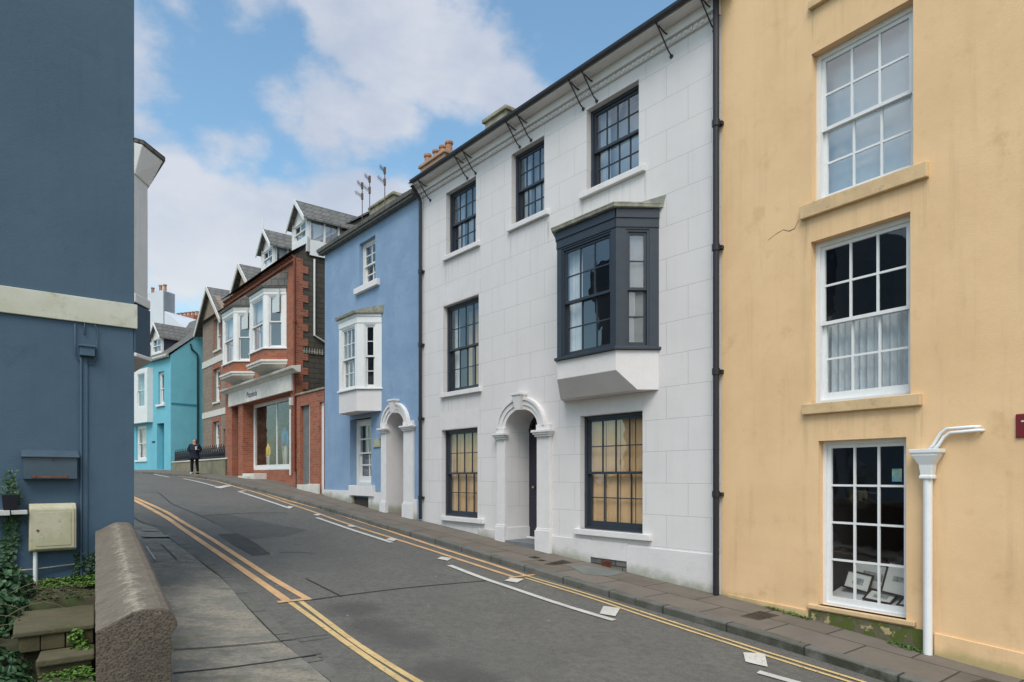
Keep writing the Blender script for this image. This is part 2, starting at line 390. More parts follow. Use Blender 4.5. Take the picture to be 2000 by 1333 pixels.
def bay(house, fr, W_, pxs, lv, fmat, apmat, roofmat, gmat, front, side, slope=.0, inner=None, roofrise=.25, over=.07, bandh=.17, sillh=.05, apdrop=None, wm=.085):
    """pxs = picture columns of wall-right, front-right, front-left; lv = z of cornice top, window top, window bottom, apron bottom"""
    if pxs[1] > 50: xr = fr.X(pxs[0]); xfr, xfl = fr.X(pxs[1], W_), fr.X(pxs[2], W_)
    else: xfr = fr.X(pxs[0], W_); xr = xfr+pxs[1]; xfl = xfr-pxs[2]; pxs = None
    run = xr-xfr; xl = xfl-run
    zt, zw, zs, za = lv
    P = [(xl, 0), (xfl, -W_), (xfr, -W_), (xr, 0)]
    root_f, gl = MB(), []
    def face(A, B): 
        A, B = Vector(A), Vector(B); d = (B-A).normalized(); L = (B-A).length
        return Matrix(((d.x, -d.y, 0, A.x), (d.y, d.x, 0, A.y), (0, 0, 1, 0), (0, 0, 0, 1))), L
    for (A, B, cfg) in ((P[0], P[1], side), (P[1], P[2], front), (P[2], P[3], side)):
        M, L = face(A, B); cols, rt, rb, ml, mr = cfg; root_g = MB(); gl.append(root_g)
        if (A, B) == (P[0], P[1]): ml, mr = mr, ml
        root_f.box(0, ml, .0, .10, zs, zw, M=M); root_f.box(L-mr, L, .0, .10, zs, zw, M=M)
        root_f.box(0, L, .002, .10, zw, zt-.05, M=M)
        root_f.box(.0, L, -.012, .0, zw+.03, zw+bandh, M=M)
        root_f.box(.0, L, -.03, .0, zw+bandh, zt-.05, M=M)
        sash(root_f, root_g, ml, L-mr, zs, zw, cols, rt, rb, .035, .02, .015, M=M, stile=.04, botr=.06)
    wo = root_f.build('bay_window', fmat, house)
    for q_ in gl: q_.build('pane', gmat, wo)
    def ring(off, z, rr=0): return [(xl-off-rr, 0, z), (xfl-off*.45, -W_-off, z), (xfr+off*.45, -W_-off, z), (xr+off+rr, 0, z)]
    s = MB(); s.loft([ring(.05, zs-sillh), ring(.05, zs-.005)]); s.build('sill', fmat, wo, bevel=.006)
    if apdrop is None:
        s = MB(); s.loft([ring(0, za), ring(0, zs-sillh-.003)]); s.build('apron', apmat, wo, bevel=.008)
    else:       # front of the apron is cut back underneath
        zm, wi = apdrop; k = wi/W_
        def r2(ww, z): q = (W_-ww)/W_; return [(xl, .0, z), (xfl-run*q+.0, -ww, z), (xfr+run*q, -ww, z), (xr, 0, z)]
        s = MB(); s.loft([r2(wi, za), r2(W_, zm), ring(0, zs-sillh-.003)]); s.build('apron', apmat, wo, bevel=.006)
    s = MB(); s.loft([ring(over, zt-.05), ring(over+.01, zt-.005), ])
    top = [(xl-over*1.2, 0, zt+roofrise), (xfl-over*.4, -.12, zt+roofrise*.92), (xfr+over*.4, -.12, zt+roofrise*.92), (xr+over*1.6, 0, zt+roofrise)]
    s.loft([ring(over+.012, zt-.004), ring(over+.014, zt+.018), top]); s.build('roof', roofmat, wo, bevel=.006)
    s = MB(); s.box(xl+.1, xr-.1, -.02, .3, zs-.02, zs); s.quad(*[(x, y, zt-.06) for x, y in P]); s.quad(*[(x, y, zs-.001) for x, y in P]); s.build('bay_lining', 'white_paint', wo)
    if inner:
        s = MB()
        wavy(s, xfl+.06, xfl+.42, zs, zw, -W_+.2, .02, .07)
        q_ = MB(); q_.quad((xfr-.05, -W_+.14, zs), (xr-.12, -.02, zs), (xr-.12, -.02, zw), (xfr-.05, -W_+.14, zw)); q_.build('blind', 'net_grey', wo)
        wavy(s, xfr-.1, xfr+run*.0, zs, zw, -W_+.22, .02, .07); s.build('curtain', 'net_curtain', wo)
    return (xl+.12, xr-.12, zs, zt-.08, .3, None), wo
def gable_roof(mb, x0, x1, y0, y1, z, rise, ridge_along='x', over=.15, infill=True):
    if ridge_along == 'x':
        ym = (y0+y1)/2; prof = [(y0-over, z-over*rise/(ym-y0)), (ym, z+rise), (y1+over, z-over*rise/(ym-y0)), (ym, z+rise-.12)]
        mb.loft([[(x0, a, b) for a, b in prof], [(x1, a, b) for a, b in prof]])
        if infill: mb.loft([[(x0+.02, y0, z), (x0+.02, ym, z+rise-.1), (x0+.02, y1, z)], [(x1-.02, y0, z), (x1-.02, ym, z+rise-.1), (x1-.02, y1, z)]])
    return mb
def pot(mb, x, y, z, h=.55, r=.12):
    mb.lathe((x, y), [(r*1.1, z), (r*.95, z+.06), (r*.8, z+h*.8), (r*1.05, z+h*.86), (r*1.05, z+h), (r*.7, z+h), (r*.7, z+h-.03)], 12)
def downpipe(house, x, z0, z1, matn, y=-.09, r=.042, collars=(), name='downpipe', top=None):
    s = MB(); pts = [(x, y, z0), (x, y, z1)]
    if top: pts += top
    s.tube(pts, r, 12)
    for c in collars:
        s.tube([(x, y, c), (x, y, c+.09)], r*1.3, 12); s.box(x-r*1.7, x+r*1.7, y+r*.5, 0, c+.02, c+.07)
    return s.build(name, matn, house, smooth=False)
def textmesh(name, body, size, material, parent, loc, rot, depth=.003):
    cu = bpy.data.curves.new(name, 'FONT'); cu.body = body; cu.size = size; cu.extrude = depth
    o = bpy.data.objects.new(name, cu); C.objects.link(o); dg = bpy.context.evaluated_depsgraph_get()
    me = bpy.data.meshes.new_from_object(o.evaluated_get(dg)); bpy.data.objects.remove(o)
    me.materials.clear(); me.materials.append(M_(material)); o = bpy.data.objects.new(name, me); C.objects.link(o); o.parent = parent
    o.location = loc; o.rotation_euler = rot; return o

# ================================================================== GROUND, ROAD, PAVEMENTS
STAINS = [(690, 1190, .55), (730, 1225, .5), (790, 1250, .45), (860, 1310, .5), (930, 1330, .4), (450, 1050, .5)]
def tarfn(t, ob, c, h):
    v = t.new('ShaderNodeTexVoronoi'); t.set(v, 'Vector', ob); t.set(v, 'Scale', 34.0)
    c = t.mix(t.math('MULTIPLY', t.ramp(v.outputs['Distance'], .45, .0), .30), c, (.24, .23, .21, 1))
    c = t.mix(t.math('MULTIPLY', t.ramp(t.noise(ob, 11, 9, .9), .42, .60), .60), c, (.066, .064, .060, 1))
    for (px, py, r) in STAINS:
        P_ = onground(px, py, -KH); dd = t.new('ShaderNodeVectorMath', operation='DISTANCE'); t.set(dd, 0, ob); dd.inputs[1].default_value = (P_[0], P_[1], gxy(*P_)-KH)
        m_ = t.math('ADD', t.math('DIVIDE', dd.outputs['Value'], r), t.math('MULTIPLY', t.noise(ob, 2.4, 6, .7), 1.1))
        c = t.mix(t.math('MULTIPLY', t.ramp(m_, 1.55, .85), .55), c, (.045, .044, .042, 1))
    n2 = t.noise(ob, .55, 5, .6); c = t.mix(t.math('MULTIPLY', t.ramp(n2, .42, .68), .5), c, (.098, .095, .088, 1))
    vs = t.new('ShaderNodeTexVoronoi'); t.set(vs, 'Vector', ob); t.set(vs, 'Scale', 2.4)      # trodden chewing gum
    c = t.mix(t.ramp(vs.outputs['Distance'], .045, .022), c, (.34, .33, .31, 1))
    return c, t.math('ADD', h, v.outputs['Distance'])
mat('asphalt', (.145, .137, .122), .82, .12, 1.2, bump=.7, bscale=90, extra=tarfn, spec=.35)
mat('asphalt_patch', (.060, .059, .057), .85, .25, 5, bump=.5, bscale=120)
mat('asphalt_stain', (.104, .101, .094), .82, .2, 3, bump=.7, bscale=90, extra=tarfn)
mat('tar_seam', (.030, .030, .030), .6)
def slabs(bw, bh, m, mc, c2, amt, off=(0, 0)): return brickfn(bw, bh, m, mc, c2, off, amt, uv=True, bumpk=1.0)
mat('paving', (.155, .128, .104), .85, .2, 2.2, col2=(.112, .094, .076), bump=.35, bscale=40, stain=(.085, .085, .05), stamt=.55, extra=slabs(.9, .62, .011, (.045, .042, .034), (.18, .155, .135), .5))
def kerbmoss(t, ob, c, h):     # algae on the upright face of the stones, thickest down the hill
    c, h = brickfn(.95, 3, .012, (.03, .03, .03), (.19, .18, .17), amt=.35, uv=True)(t, ob, c, h)
    ge = t.new('ShaderNodeNewGeometry'); s_ = t.new('ShaderNodeSeparateXYZ'); t.set(s_, 0, ge.outputs['Normal']); so_ = t.new('ShaderNodeSeparateXYZ'); t.set(so_, 0, ob)
    f = t.math('MULTIPLY', t.ramp(s_.outputs[2], .8, .4), t.ramp(so_.outputs[1], 10.5, 6.5))
    f = t.math('MULTIPLY', f, t.ramp(t.noise(ob, 3.5, 6, .7), .30, .55))
    return t.mix(t.math('MULTIPLY', f, .85), c, (.030, .032, .016, 1)), h
mat('kerbstone', (.13, .126, .112), .85, .25, 3, col2=(.085, .085, .07), bump=.4, bscale=50, stain=(.035, .040, .020), stamt=.9, extra=kerbmoss)
def leftpav(t, ob, c, h):
    mp = t.new('ShaderNodeMapping'); t.set(mp, 0, ob); mp.inputs['Scale'].default_value = (1.0, 1.8, 1); mp.inputs['Rotation'].default_value = (0, 0, R(12))
    f = t.noise(mp, 2.3, 8, .72); c = t.mix(t.math('MULTIPLY', t.ramp(f, .44, .60), .8), c, (.30, .262, .205, 1)); fh = t.noise(ob, 24, 8, .85); c = t.mix(t.math('MULTIPLY', t.ramp(fh, .44, .60), .5), c, (.095, .095, .08, 1)); fs_ = t.noise(ob, 40, 5, .8); c = t.mix(t.math('MULTIPLY', t.ramp(fs_, .60, .68), .5), c, (.36, .33, .27, 1))
    f2 = t.noise(mp, 3.1, 6, .7); c = t.mix(t.math('MULTIPLY', t.ramp(f2, .5, .7), .6), c, (.085, .08, .07, 1))
    f3 = t.noise(ob, 1.3, 5, .6); c = t.mix(t.math('MULTIPLY', t.ramp(f3, .56, .7), .45), c, (.085, .10, .055, 1))
    return c, h
mat('old_concrete', (.215, .205, .18), .88, .2, 2, bump=.6, bscale=45, extra=leftpav)
mat('channel', (.135, .135, .118), .9, .3, 3, col2=(.11, .115, .085), bump=.5, bscale=70)
def wornfn(a):
    def fn(t, ob, c, h):
        f = t.noise(ob, 26, 5, .75); return t.mix(t.ramp(f, a, a+.12), c, (.12, .115, .105, 1)), h
    return fn
mat('yellow_line', (.60, .43, .20), .75, .2, 3, bump=.2, extra=wornfn(.56))
mat('orange_line', (.60, .37, .19), .75, .2, 3, bump=.2, extra=wornfn(.57))
mat('white_line', (.55, .53, .49), .75, .2, 3, bump=.2, extra=wornfn(.57))
mat('iron_cover', (.075, .060, .048), .7, .3, 9, bump=.6, bscale=70)
mat('soil', (.055, .048, .032), .95, .4, 4, col2=(.05, .07, .022), bump=.8, bscale=20)

def sheet(name, material, ss, nlo, nhi, zf, nn=6, kind='structure'):
    mb = MB(); rows = []
    for s in ss:
        a, b = nlo(s), nhi(s); rows.append([(*fromsn(s, a+(b-a)*j/nn), zf(s, a+(b-a)*j/nn)) for j in range(nn+1)])
    mb.loft(rows, caps=False, closed=False)
    o = mb.build(name, material, uvs=lambda co: sn(co)); tag(o, kind=kind); return o
def frange(a, b, st):
    n = max(1, int(round((b-a)/st))); return [a+(b-a)*i/n for i in range(n+1)]
tag(MB().quad(*[(x, y, z) for x, y, z in ((-900, -900, -3.5), (900, -900, -3.5), (900, 900, -3.5), (-900, 900, -3.5))]).build('ground', 'soil'), kind='structure')
sheet('terrain', 'soil', frange(-30, 130, 1.2), lambda s: -60, lambda s: 60, lambda s, n: g(s)-.28-(0 if abs(n) < 14 else .02*(abs(n)-14)), 24)
sheet('road', 'asphalt', frange(-16, 60, .4), lambda s: -13.9, lambda s: 1.4, lambda s, n: g(s)-KH, 30)
# right kerb: front top edge, picked out along the street
KR = [(1720, 1308), (1616, 1277), (1460, 1230), (1340, 1197.5), (1234, 1166), (1144.5, 1142), (1066, 1118), (938.5, 1079.7), (860, 1055), (794, 1037), (753.5, 1027), (684.5, 1005), (629, 989), (560, 970), (521, 959), (492.5, 951), (456, 942.5), (413, 933.5), (380, 928)]
KR = sorted(sn(onground(*p)) for p in KR)
KR = [(KR[0][0]-12, KR[0][1]-.9)]+KR+[(KR[-1][0]+6, KR[-1][1]-1.0), (KR[-1][0]+14, KR[-1][1]-4.5), (KR[-1][0]+40, KR[-1][1]-16)]
def interp(T, s):
    if s <= T[0][0]: return T[0][1]
    for (a, x), (b, y) in zip(T, T[1:]):
        if s <= b: return x+(y-x)*(s-a)/(b-a)
    return T[-1][1]
kr = lambda s: sum(interp(KR, s+k*.4) for k in (-2, -1, 0, 1, 2))/5
S = frange(-12, 34, .3)
sheet('right_pavement', 'paving', S, lambda s: kr(s)+.15, lambda s: 1.35, lambda s, n: g(s), 3)
mb = MB(); rows = []
for s in S: k = kr(s); rows.append([(*fromsn(s, k), g(s)-KH-.03), (*fromsn(s, k), g(s)-.012), (*fromsn(s, k+.012), g(s)+.003), (*fromsn(s, k+.148), g(s)+.003), (*fromsn(s, k+.148), g(s)-.05)])
mb.loft(rows, caps=False, closed=False)
tag(mb.build('right_kerb', 'kerbstone', uvs=lambda co: sn(co)), kind='structure')
KL = [(267, 1006), (328, 1034.6), (389, 1080), (454, 1124.6), (494.5, 1169), (576, 1247), (617, 1279), (678, 1325)]
LDZ = -.07
KL = sorted(sn(onground(*p, LDZ)) for p in KL)
KL = [(KL[0][0]-12, KL[0][1]-.6)]+KL+[(KL[-1][0]+4, KL[-1][1]-.6), (KL[-1][0]+12, KL[-1][1]-3)]
kl = lambda s: interp(KL, s)
S2 = frange(-12, 22, .3)
sheet('left_pavement', 'old_concrete', S2, lambda s: -13.5, lambda s: kl(s)-.16, lambda s, n: g(s)+LDZ+.012*math.sin(s*2.1+n), 12)
mb = MB(); rows = []
for s in S2: k = kl(s); rows.append([(*fromsn(s, k-.17), g(s)+LDZ-.06), (*fromsn(s, k-.155), g(s)+LDZ+.008), (*fromsn(s, k-.01), g(s)+LDZ+.004), (*fromsn(s, k), g(s)+LDZ-.012), (*fromsn(s, k), g(s)-KH-.03)])
mb.loft(rows, caps=False, closed=False); tag(mb.build('left_kerb', 'kerbstone', uvs=lambda co: sn(co)), kind='structure')

RZ = -KH
def ribbon(name, material, pts, width, dz=.004, base=RZ, n_off=0.0, kind='structure', ends=None):
    P = [Vector(onground(px, py, base)) for px, py in pts]; Q = []
    for a, b in zip(P, P[1:]):
        k = max(1, int((b-a).length/.3)); Q += [a+(b-a)*i/k for i in range(k)]
    Q.append(P[-1]); mb = MB(); rows = []
    for it in range(2): Q = [Q[0]]+[(Q[i-1]+Q[i]*2+Q[i+1])/4 for i in range(1, len(Q)-1)]+[Q[-1]]
    for i, q in enumerate(Q):
        d = (Q[min(i+1, len(Q)-1)]-Q[max(i-1, 0)]).normalized(); m = Vector((-d.y, d.x))*width/2*random.uniform(.96, 1.04)
        rows.append([(*(q+m), gxy(*(q+m))+base+dz), (*(q-m), gxy(*(q-m))+base+dz)])
    mb.loft(rows, caps=False, closed=False); return tag(mb.build(name, material), kind=kind)
def patch(name, material, pts, dz=.004, base=RZ, kind='structure'):
    P = [onground(px, py, base) for px, py in pts]; mb = MB(); c = Vector((sum(p[0] for p in P)/len(P), sum(p[1] for p in P)/len(P)))
    N = 6; ring = []
    for a, b in zip(P, P[1:]+P[:1]):
        for i in range(N): ring.append(Vector(a)+(Vector(b)-Vector(a))*i/N)
    rows = [[(*(c+(q-c)*t), gxy(*(c+(q-c)*t))+base+dz) for q in ring] for t in (.02, .35, .7, 1)]
    mb.loft(rows, caps=False); return tag(mb.build(name, material), kind=kind)
patch('road_patch', 'asphalt_patch', [(425, 1044), (464, 1042), (500, 1062), (529, 1083), (492, 1086), (455, 1065)])
patch('road_patch', 'asphalt_stain', [(396, 1009), (440, 1004), (600, 1036), (560, 1048), (478, 1055)], dz=.002)
for pts, wd in [([(545, 1080), (602, 1074), (615, 1082)], .02), ([(598, 1131), (667, 1166)], .03), ([(606, 1173), (676, 1163), (800, 1148), (950, 1135)], .03), ([(392, 1008), (470, 1003), (560, 1002)], .03),
        ([(280, 962), (306, 960), (335, 985), (392, 1008), (420, 1022)], .03), ([(960, 1133), (1100, 1118)], .0)][:5]:
    ribbon('road_seam', 'tar_seam', pts, wd, .006)
ribbon('yellow_line', 'orange_line', [(200, 949), (260, 971.7), (328, 1002), (396, 1043), (464, 1087), (532, 1131.5), (602, 1172)], .10, .008)
ribbon('yellow_line', 'orange_line', [(200, 952), (260, 976.5), (328, 1013), (396, 1061), (464, 1107), (532, 1154), (560, 1174)], .11, .008)
ribbon('yellow_line', 'orange_line', [(542, 1178), (607, 1171)], .09, .011)
ribbon('yellow_line', 'yellow_line', [(587, 1176), (695, 1258), (816, 1333), (960, 1420), (1300, 1620)], .07, .008)
ribbon('yellow_line', 'yellow_line', [(567, 1178), (668, 1251), (787, 1333), (920, 1420), (1200, 1620)], .07, .008)
ribbon('yellow_line', 'orange_line', [(300, 923), (330, 926.5), (360, 930.5), (417, 937), (469, 951), (495, 957), (560, 978), (650, 1001.5), (740, 1031.5), (860, 1071.5), (987, 1111), (1026, 1125)], .09, .008)
ribbon('yellow_line', 'orange_line', [(300, 924.5), (330, 928), (360, 932), (417, 939.5), (469, 954.5), (495, 961), (560, 983), (620, 1003), (710, 1034.5), (860, 1081.5), (945, 1109.5), (1006, 1129)], .085, .008)
ribbon('yellow_line', 'orange_line', [(994, 1130), (1044, 1124)], .07, .011)
ribbon('yellow_line', 'yellow_line', [(1030, 1126.4), (1072, 1139), (1157, 1163.6), (1260, 1198), (1382, 1239), (1564, 1296), (1681, 1331), (1900, 1400)], .05, .008)
ribbon('yellow_line', 'yellow_line', [(1026, 1130), (1072, 1144), (1157, 1169.5), (1260, 1205), (1379, 1244.5), (1556, 1301), (1660, 1333), (1870, 1400)], .05, .008)
for pts in ([(300, 927), (330, 933)], [(358.5, 936), (395, 944), (431, 953.5)], [(467, 961.5), (515, 977), (566, 994)], [(618.5, 1012), (690, 1037), (765, 1061)], [(878, 1105.6), (953.4, 1135), (987.4, 1145.5), (1072, 1175), (1199.6, 1213.5)], [(1481, 1314.5), (1548, 1333), (1800, 1405)]):
    ribbon('white_line', 'white_line', pts, .10, .012)
for q in ([(418, 953), (431, 955), (455, 950), (440, 949)], [(463, 961), (470, 962), (483, 960), (475, 959.5)], [(557, 993), (566, 995), (574, 990.5), (564, 990)], [(611, 1007), (620, 1008.5), (629, 1006.5), (618, 1005)], [(677, 1029), (688, 1031), (698, 1029.5), (686, 1026.5)], [(753.5, 1055), (768, 1058.5), (777, 1055), (764, 1051.5)],
        [(854.3, 1093), (874.5, 1097), (882.6, 1091.8), (862, 1089)], [(985, 1136), (1009.7, 1140), (1023.5, 1132.8), (998, 1130.7)], [(1171, 1200.7), (1201.8, 1206), (1211.4, 1190), (1178.5, 1185.9)], [(1451.7, 1276.8), (1456, 1295), (1499.5, 1305.4), (1493.8, 1279.4)]):
    patch('parking_bay_mark', 'white_line', q, .014)
mat('pale_concrete', (.24, .24, .225), .9, .2, 5, bump=.3)
mat('slate_flag', (.165, .175, .16), .7, .2, 3, bump=.2)
patch('pavement_patch', 'slate_flag', [(1112, 1106), (1150, 1106), (1222, 1119), (1190, 1126), (1140, 1122)], .004, 0)
ribbon('pavement_joint', 'tar_seam', [(340, 1272), (420, 1268), (500, 1262), (640, 1243)], .02, .004+.012, LDZ)
ribbon('pavement_joint', 'tar_seam', [(338, 1318), (430, 1312), (520, 1300), (628, 1280)], .028, .004+.012, LDZ)
ribbon('pavement_joint', 'tar_seam', [(280, 1064), (314, 1064)], .014, .018, LDZ); ribbon('pavement_joint', 'tar_seam', [(314, 1064), (345, 1094)], .018, .018, LDZ)
ribbon('pavement_joint', 'tar_seam', [(262, 1012), (285, 1028), (318, 1031)], .02, .018, LDZ); ribbon('pavement_joint', 'tar_seam', [(300, 1100), (360, 1090), (400, 1092)], .012, .018, LDZ)
patch('pavement_patch', 'pale_concrete', [(276, 1035), (306, 1035), (310, 1039), (278, 1039)], .018, LDZ)
patch('pavement_patch', 'pale_concrete', [(277, 1047), (328, 1047), (332, 1051), (279, 1051)], .018, LDZ)
ribbon('white_line', 'white_line', [(286, 1070), (303, 1095)], .022, .02, LDZ)
def cover(pts, label, base=0.0):
    o = patch('access_cover', 'iron_cover', pts, .007, base, kind=None); del_k = o.pop('kind') if 'kind' in o.keys() else None
    tag(o, label, 'access cover', 'iron covers in the pavement')
def patch_thing(pts, label, base=0.0):
    P = [Vector(onground(px, py, base)) for px, py in pts]; c = sum(P, Vector((0, 0)))/len(P)
    mb = MB(); z = lambda q: gxy(*q)+base
    mb.loft([[(*q, z(q)-.02) for q in P], [(*q, z(q)+.005) for q in P], [(*(c+(q-c)*.93), z(c+(q-c)*.93)+.005) for q in P], [(*(c+(q-c)*.93), z(c+(q-c)*.93)+.003) for q in P]])
    for k in range(1, 7):
        a = P[0]+(P[1]-P[0])*k/7; b = P[3]+(P[2]-P[3])*k/7; a, b = a+(b-a)*.1, b+(a-b)*.1; d = (P[1]-P[0])*.02
        mb.loft([[(*(a-d), z(a)+.003), (*(a+d), z(a)+.003), (*(a+d), z(a)+.008), (*(a-d), z(a)+.008)], [(*(b-d), z(b)+.003), (*(b+d), z(b)+.003), (*(b+d), z(b)+.008), (*(b-d), z(b)+.008)]])
    return tag(mb.build('access_cover', 'iron_cover'), label, 'access cover', 'iron covers in the pavement')
patch_thing([(1062, 1103), (1083, 1104.5), (1119, 1100), (1100, 1094)], 'larger rusty access cover in the pavement outside the arched white doorway')
patch_thing([(1032, 1089), (1046, 1092), (1056, 1090), (1044, 1087)], 'small rusty access cover near the white doorway pier')
patch_thing([(1050, 1095), (1058, 1097), (1066, 1095.5), (1058, 1093.5)], 'tiny stop tap lid between two rusty covers')
patch_thing([(1446, 1204), (1482, 1212), (1522, 1203), (1484, 1194)], 'brown iron cover in the pavement below the ochre wall')
patch_thing([(1895, 1333), (1950, 1347), (1995, 1340), (1920, 1327)], 'iron cover at the bottom right corner by the ochre wall')

# ================================================================== OCHRE HOUSE
def house_z(fr): return g(sn(fr.o)[0])
ZY = house_z(Fr(FY.o, FY.d))
mat('ochre_render', (.79, .53, .30), .9, .10, .9, col2=(.72, .475, .26), bump=.22, bscale=70, stain=(.54, .335, .165), stamt=.45, streak=.30, relief=.8, extra=drips([(FY.X(1561, .06), FY.X(1810, .06), FY.Z(1808, 345, .06)-ZY, .9), (FY.X(1565, .06), FY.X(1797, .06), FY.Z(1795, 792, .06)-ZY, .8), (FY.X(1577, .06), FY.X(1800, .06), FY.Z(1580, 15)-.06-ZY, .9)], (.36, .26, .13), .42, grime(0, -.075, (.34, .29, .13), .10)))
def mossfoot(t, ob, c, h):
    s = t.new('ShaderNodeSeparateXYZ'); t.set(s, 0, ob); n = t.noise(ob, 6, 6, .7)
    c = t.mix(t.ramp(n, .42, .55), (.13, .11, .075, 1), (.085, .105, .025, 1)); c = t.mix(t.ramp(t.noise(ob, 7, 5, .6), .58, .64), c, (.40, .31, .17, 1)); return c, h
mat('mossy_foot', (.16, .14, .09), .95, .3, 5, bump=1, bscale=14, extra=mossfoot)
fy = Fr(FY.o, FY.d); fy.z0 = house_z(fy)
H = empty('ochre_house', fy, 'tall ochre yellow rendered house with white sash windows at right', 'house')
xe = fy.X(2000)+4.5
rows3 = []
def opening(fr, xl, xf, xr, topl, botl, botr=None, rec_px=None):
    return fr.X(xl), fr.X(xr), fr.Z(xf, botl), fr.Z(xl, topl)
ops = []; wins = []
yw = [('low', 1598, 1612, 1770, fy.Z(1770, 854), fy.Z(1770, 1211)), ('mid', 1583.6, 1596, 1778, fy.Z(1776, 414), fy.Z(1778, 771)), ('top', 1585, 1597, 1783.5, fy.Z(1783, -4), fy.Z(1784, 327))]
for k, xl, xf, xr, zt, zb in yw: ops.append((fy.X(xl), fy.X(xr), zb, zt, .13, None))
zt3 = fy.Z(1580, 15)
ops.append((ops[2][0], ops[2][1], zt3+.04, zt3+1.9, .13, None))
xr2 = xe-2.6
for o in list(ops): ops.append((xr2, xr2+1.15, o[2], o[3], .13, None))
ztop = zt3+3.1; mb = MB(); wall_front(mb, 0.0, xe, -1.3, ztop, ops); wall_box(mb, 0.0, xe, 8, -1.3, ztop); 
H_wall = mb.build('wall', 'ochre_render', H)
def sg(fr, o, w=.05): return w
o = ops[0]; window(H, o[0], o[1], o[2], o[3], .13, 3, 4, 4, 'white_gloss', inner=None, casing=.045, bar=.026, fixed=True, botr=.075, rdepth=3.0, gmat='glass_shop')
s = MB(); s.box(fy.X(1580), fy.X(1790), -.05, .10, fy.Z(1580, 1206)+.12, o[2]); s.build('sill', 'sill_ochre', H, bevel=.01)
o = ops[1]; window(H, o[0], o[1], o[2], o[3], .13, 3, 2, 2, 'white_gloss', 'glass_shop', inner='lowcurtain', sill=(.0, o[2]-.004, o[2]-.004, 0), sillmat='sill_ochre', casing=.06, bar=.026, botr=.10)
s = MB(); s.box(fy.X(1565, .06), fy.X(1797, .06), -.06, .10, fy.Z(1795, 792, .06), o[2]); s.build('sill', 'sill_ochre', H, bevel=.01)
o = ops[2]; window(H, o[0], o[1], o[2], o[3], .13, 3, 2, 2, 'white_gloss', 'glass_sky', inner='blind', casing=.06, bar=.026, botr=.08)
s = MB(); s.box(fy.X(1561, .06), fy.X(1810, .06), -.06, .10, fy.Z(1808, 345, .06), o[2]); s.build('sill', 'sill_ochre', H, bevel=.01)
o = ops[3]; window(H, *o[:4], .13, 3, 2, 2, 'white_gloss', 'glass_sky', inner='blind', bar=.026)
s = MB(); s.box(fy.X(1577, .06), fy.X(1800, .06), -.06, .10, zt3-.06, o[2]); s.build('sill', 'sill_ochre', H, bevel=.01)
for o in ops[4:]: window(H, *o[:4], .13, 3, 2, 2, 'white_gloss', 'glass_sky', inner='blind', bar=.026)
# plinth (two lengths, dropping with the street) and the mossy footing below the low window
def slope_plinth(mb, a, za, b, zb, pr, zlow): mb.loft([[(a, -pr, zlow), (a, 0, zlow), (a, 0, za), (a, -pr, za)], [(b, -pr, zlow), (b, 0, zlow), (b, 0, zb), (b, -pr, zb)]])
s = MB(); slope_plinth(s, .12, fy.Z(1420, 1160), fy.X(1580), fy.Z(1580, 1192), .022, -1.2)
s.build('plinth', 'ochre_render', H, bevel=.004); s = MB(); slope_plinth(s, fy.X(1826), fy.Z(1826, 1236), xe, fy.Z(2000, 1266)-.3, .022, -1.4); s.build('plinth', 'ochre_render', H, bevel=.004)
s = MB(); s.box(fy.X(1583), fy.X(1820), -.03, 0, -1.2, fy.Z(1580, 1206)+.10); s.build('footing', 'mossy_foot', H)
# pictures for sale behind the low window
mat('picture_frame', (.03, .02, .015), .4); mat('picture_mount', (.62, .62, .58), .9); mat('picture_print', (.16, .18, .19), .8, .7, 12, col2=(.42, .43, .40)); mat('display_cloth', (.55, .56, .55), .9, .1, 3)
o = ops[0]
t = empty('display_shelf', Fr(fy.world((o[0]+o[1])/2, .55), fy.d, fy.z0), 'pale sloping display board of pictures inside the low shop window', 'shelf'); 
sb = MB(); hw = (o[1]-o[0])/2+.08
sb.loft([[(-hw, -.27, o[2]+.06), (-hw, .30, o[2]+.20), (-hw, .30, o[2]+.03), (-hw, -.27, o[2]+.03)], [(hw, -.27, o[2]+.06), (hw, .30, o[2]+.20), (hw, .30, o[2]+.03), (hw, -.27, o[2]+.03)]]); sb.build('board', 'display_cloth', t)
def picture(u, yy, z, wd, ht, lean, roll, label, pw=.55, ph=.35):
    fr = Fr(fy.world(u, yy), fy.d, fy.z0+z); t = empty('framed_picture', fr, label, 'picture', 'framed pictures in the low window')
    t.rotation_euler = (-lean, roll, fr.rot)
    a = MB(); f_ = .022
    for b in ((-wd/2, -wd/2+f_, 0, ht), (wd/2-f_, wd/2, 0, ht), (-wd/2+f_, wd/2-f_, 0, f_), (-wd/2+f_, wd/2-f_, ht-f_, ht)): a.box(b[0], b[1], -.018, 0, b[2], b[3])
    a.build('frame', 'picture_frame', t); a = MB(); a.box(-wd/2+f_, wd/2-f_, -.008, -.002, f_, ht-f_); m = a.build('mount', 'picture_mount', t)
    a = MB(); a.box(-wd*pw/2, wd*pw/2, -.0105, -.0085, ht*(.5-ph/2), ht*(.5+ph/2)); a.build('print', 'picture_print', m)
zz = o[2]+.11; cx = (o[0]+o[1])/2
picture(cx+.26, .47, zz+.05, .52, .40, R(18), R(6), 'large framed print with white mount propped right of the shop window', .6, .16)
picture(cx-.32, .50, zz+.05, .34, .24, R(20), R(7), 'small dark framed print leaning left in the shop window', .4, .35)
picture(cx-.22, .66, zz+.06, .50, .34, R(14), R(5), 'pale framed picture half hidden behind the small one', .5, .3)
picture(cx+.02, .34, zz-.03, .34, .22, R(62), R(3), 'framed print lying almost flat at the front of the display', .5, .3)
picture(cx+.42, .36, zz-.03, .36, .20, R(66), R(-4), 'frame lying flat at right front of the display', .6, .4)
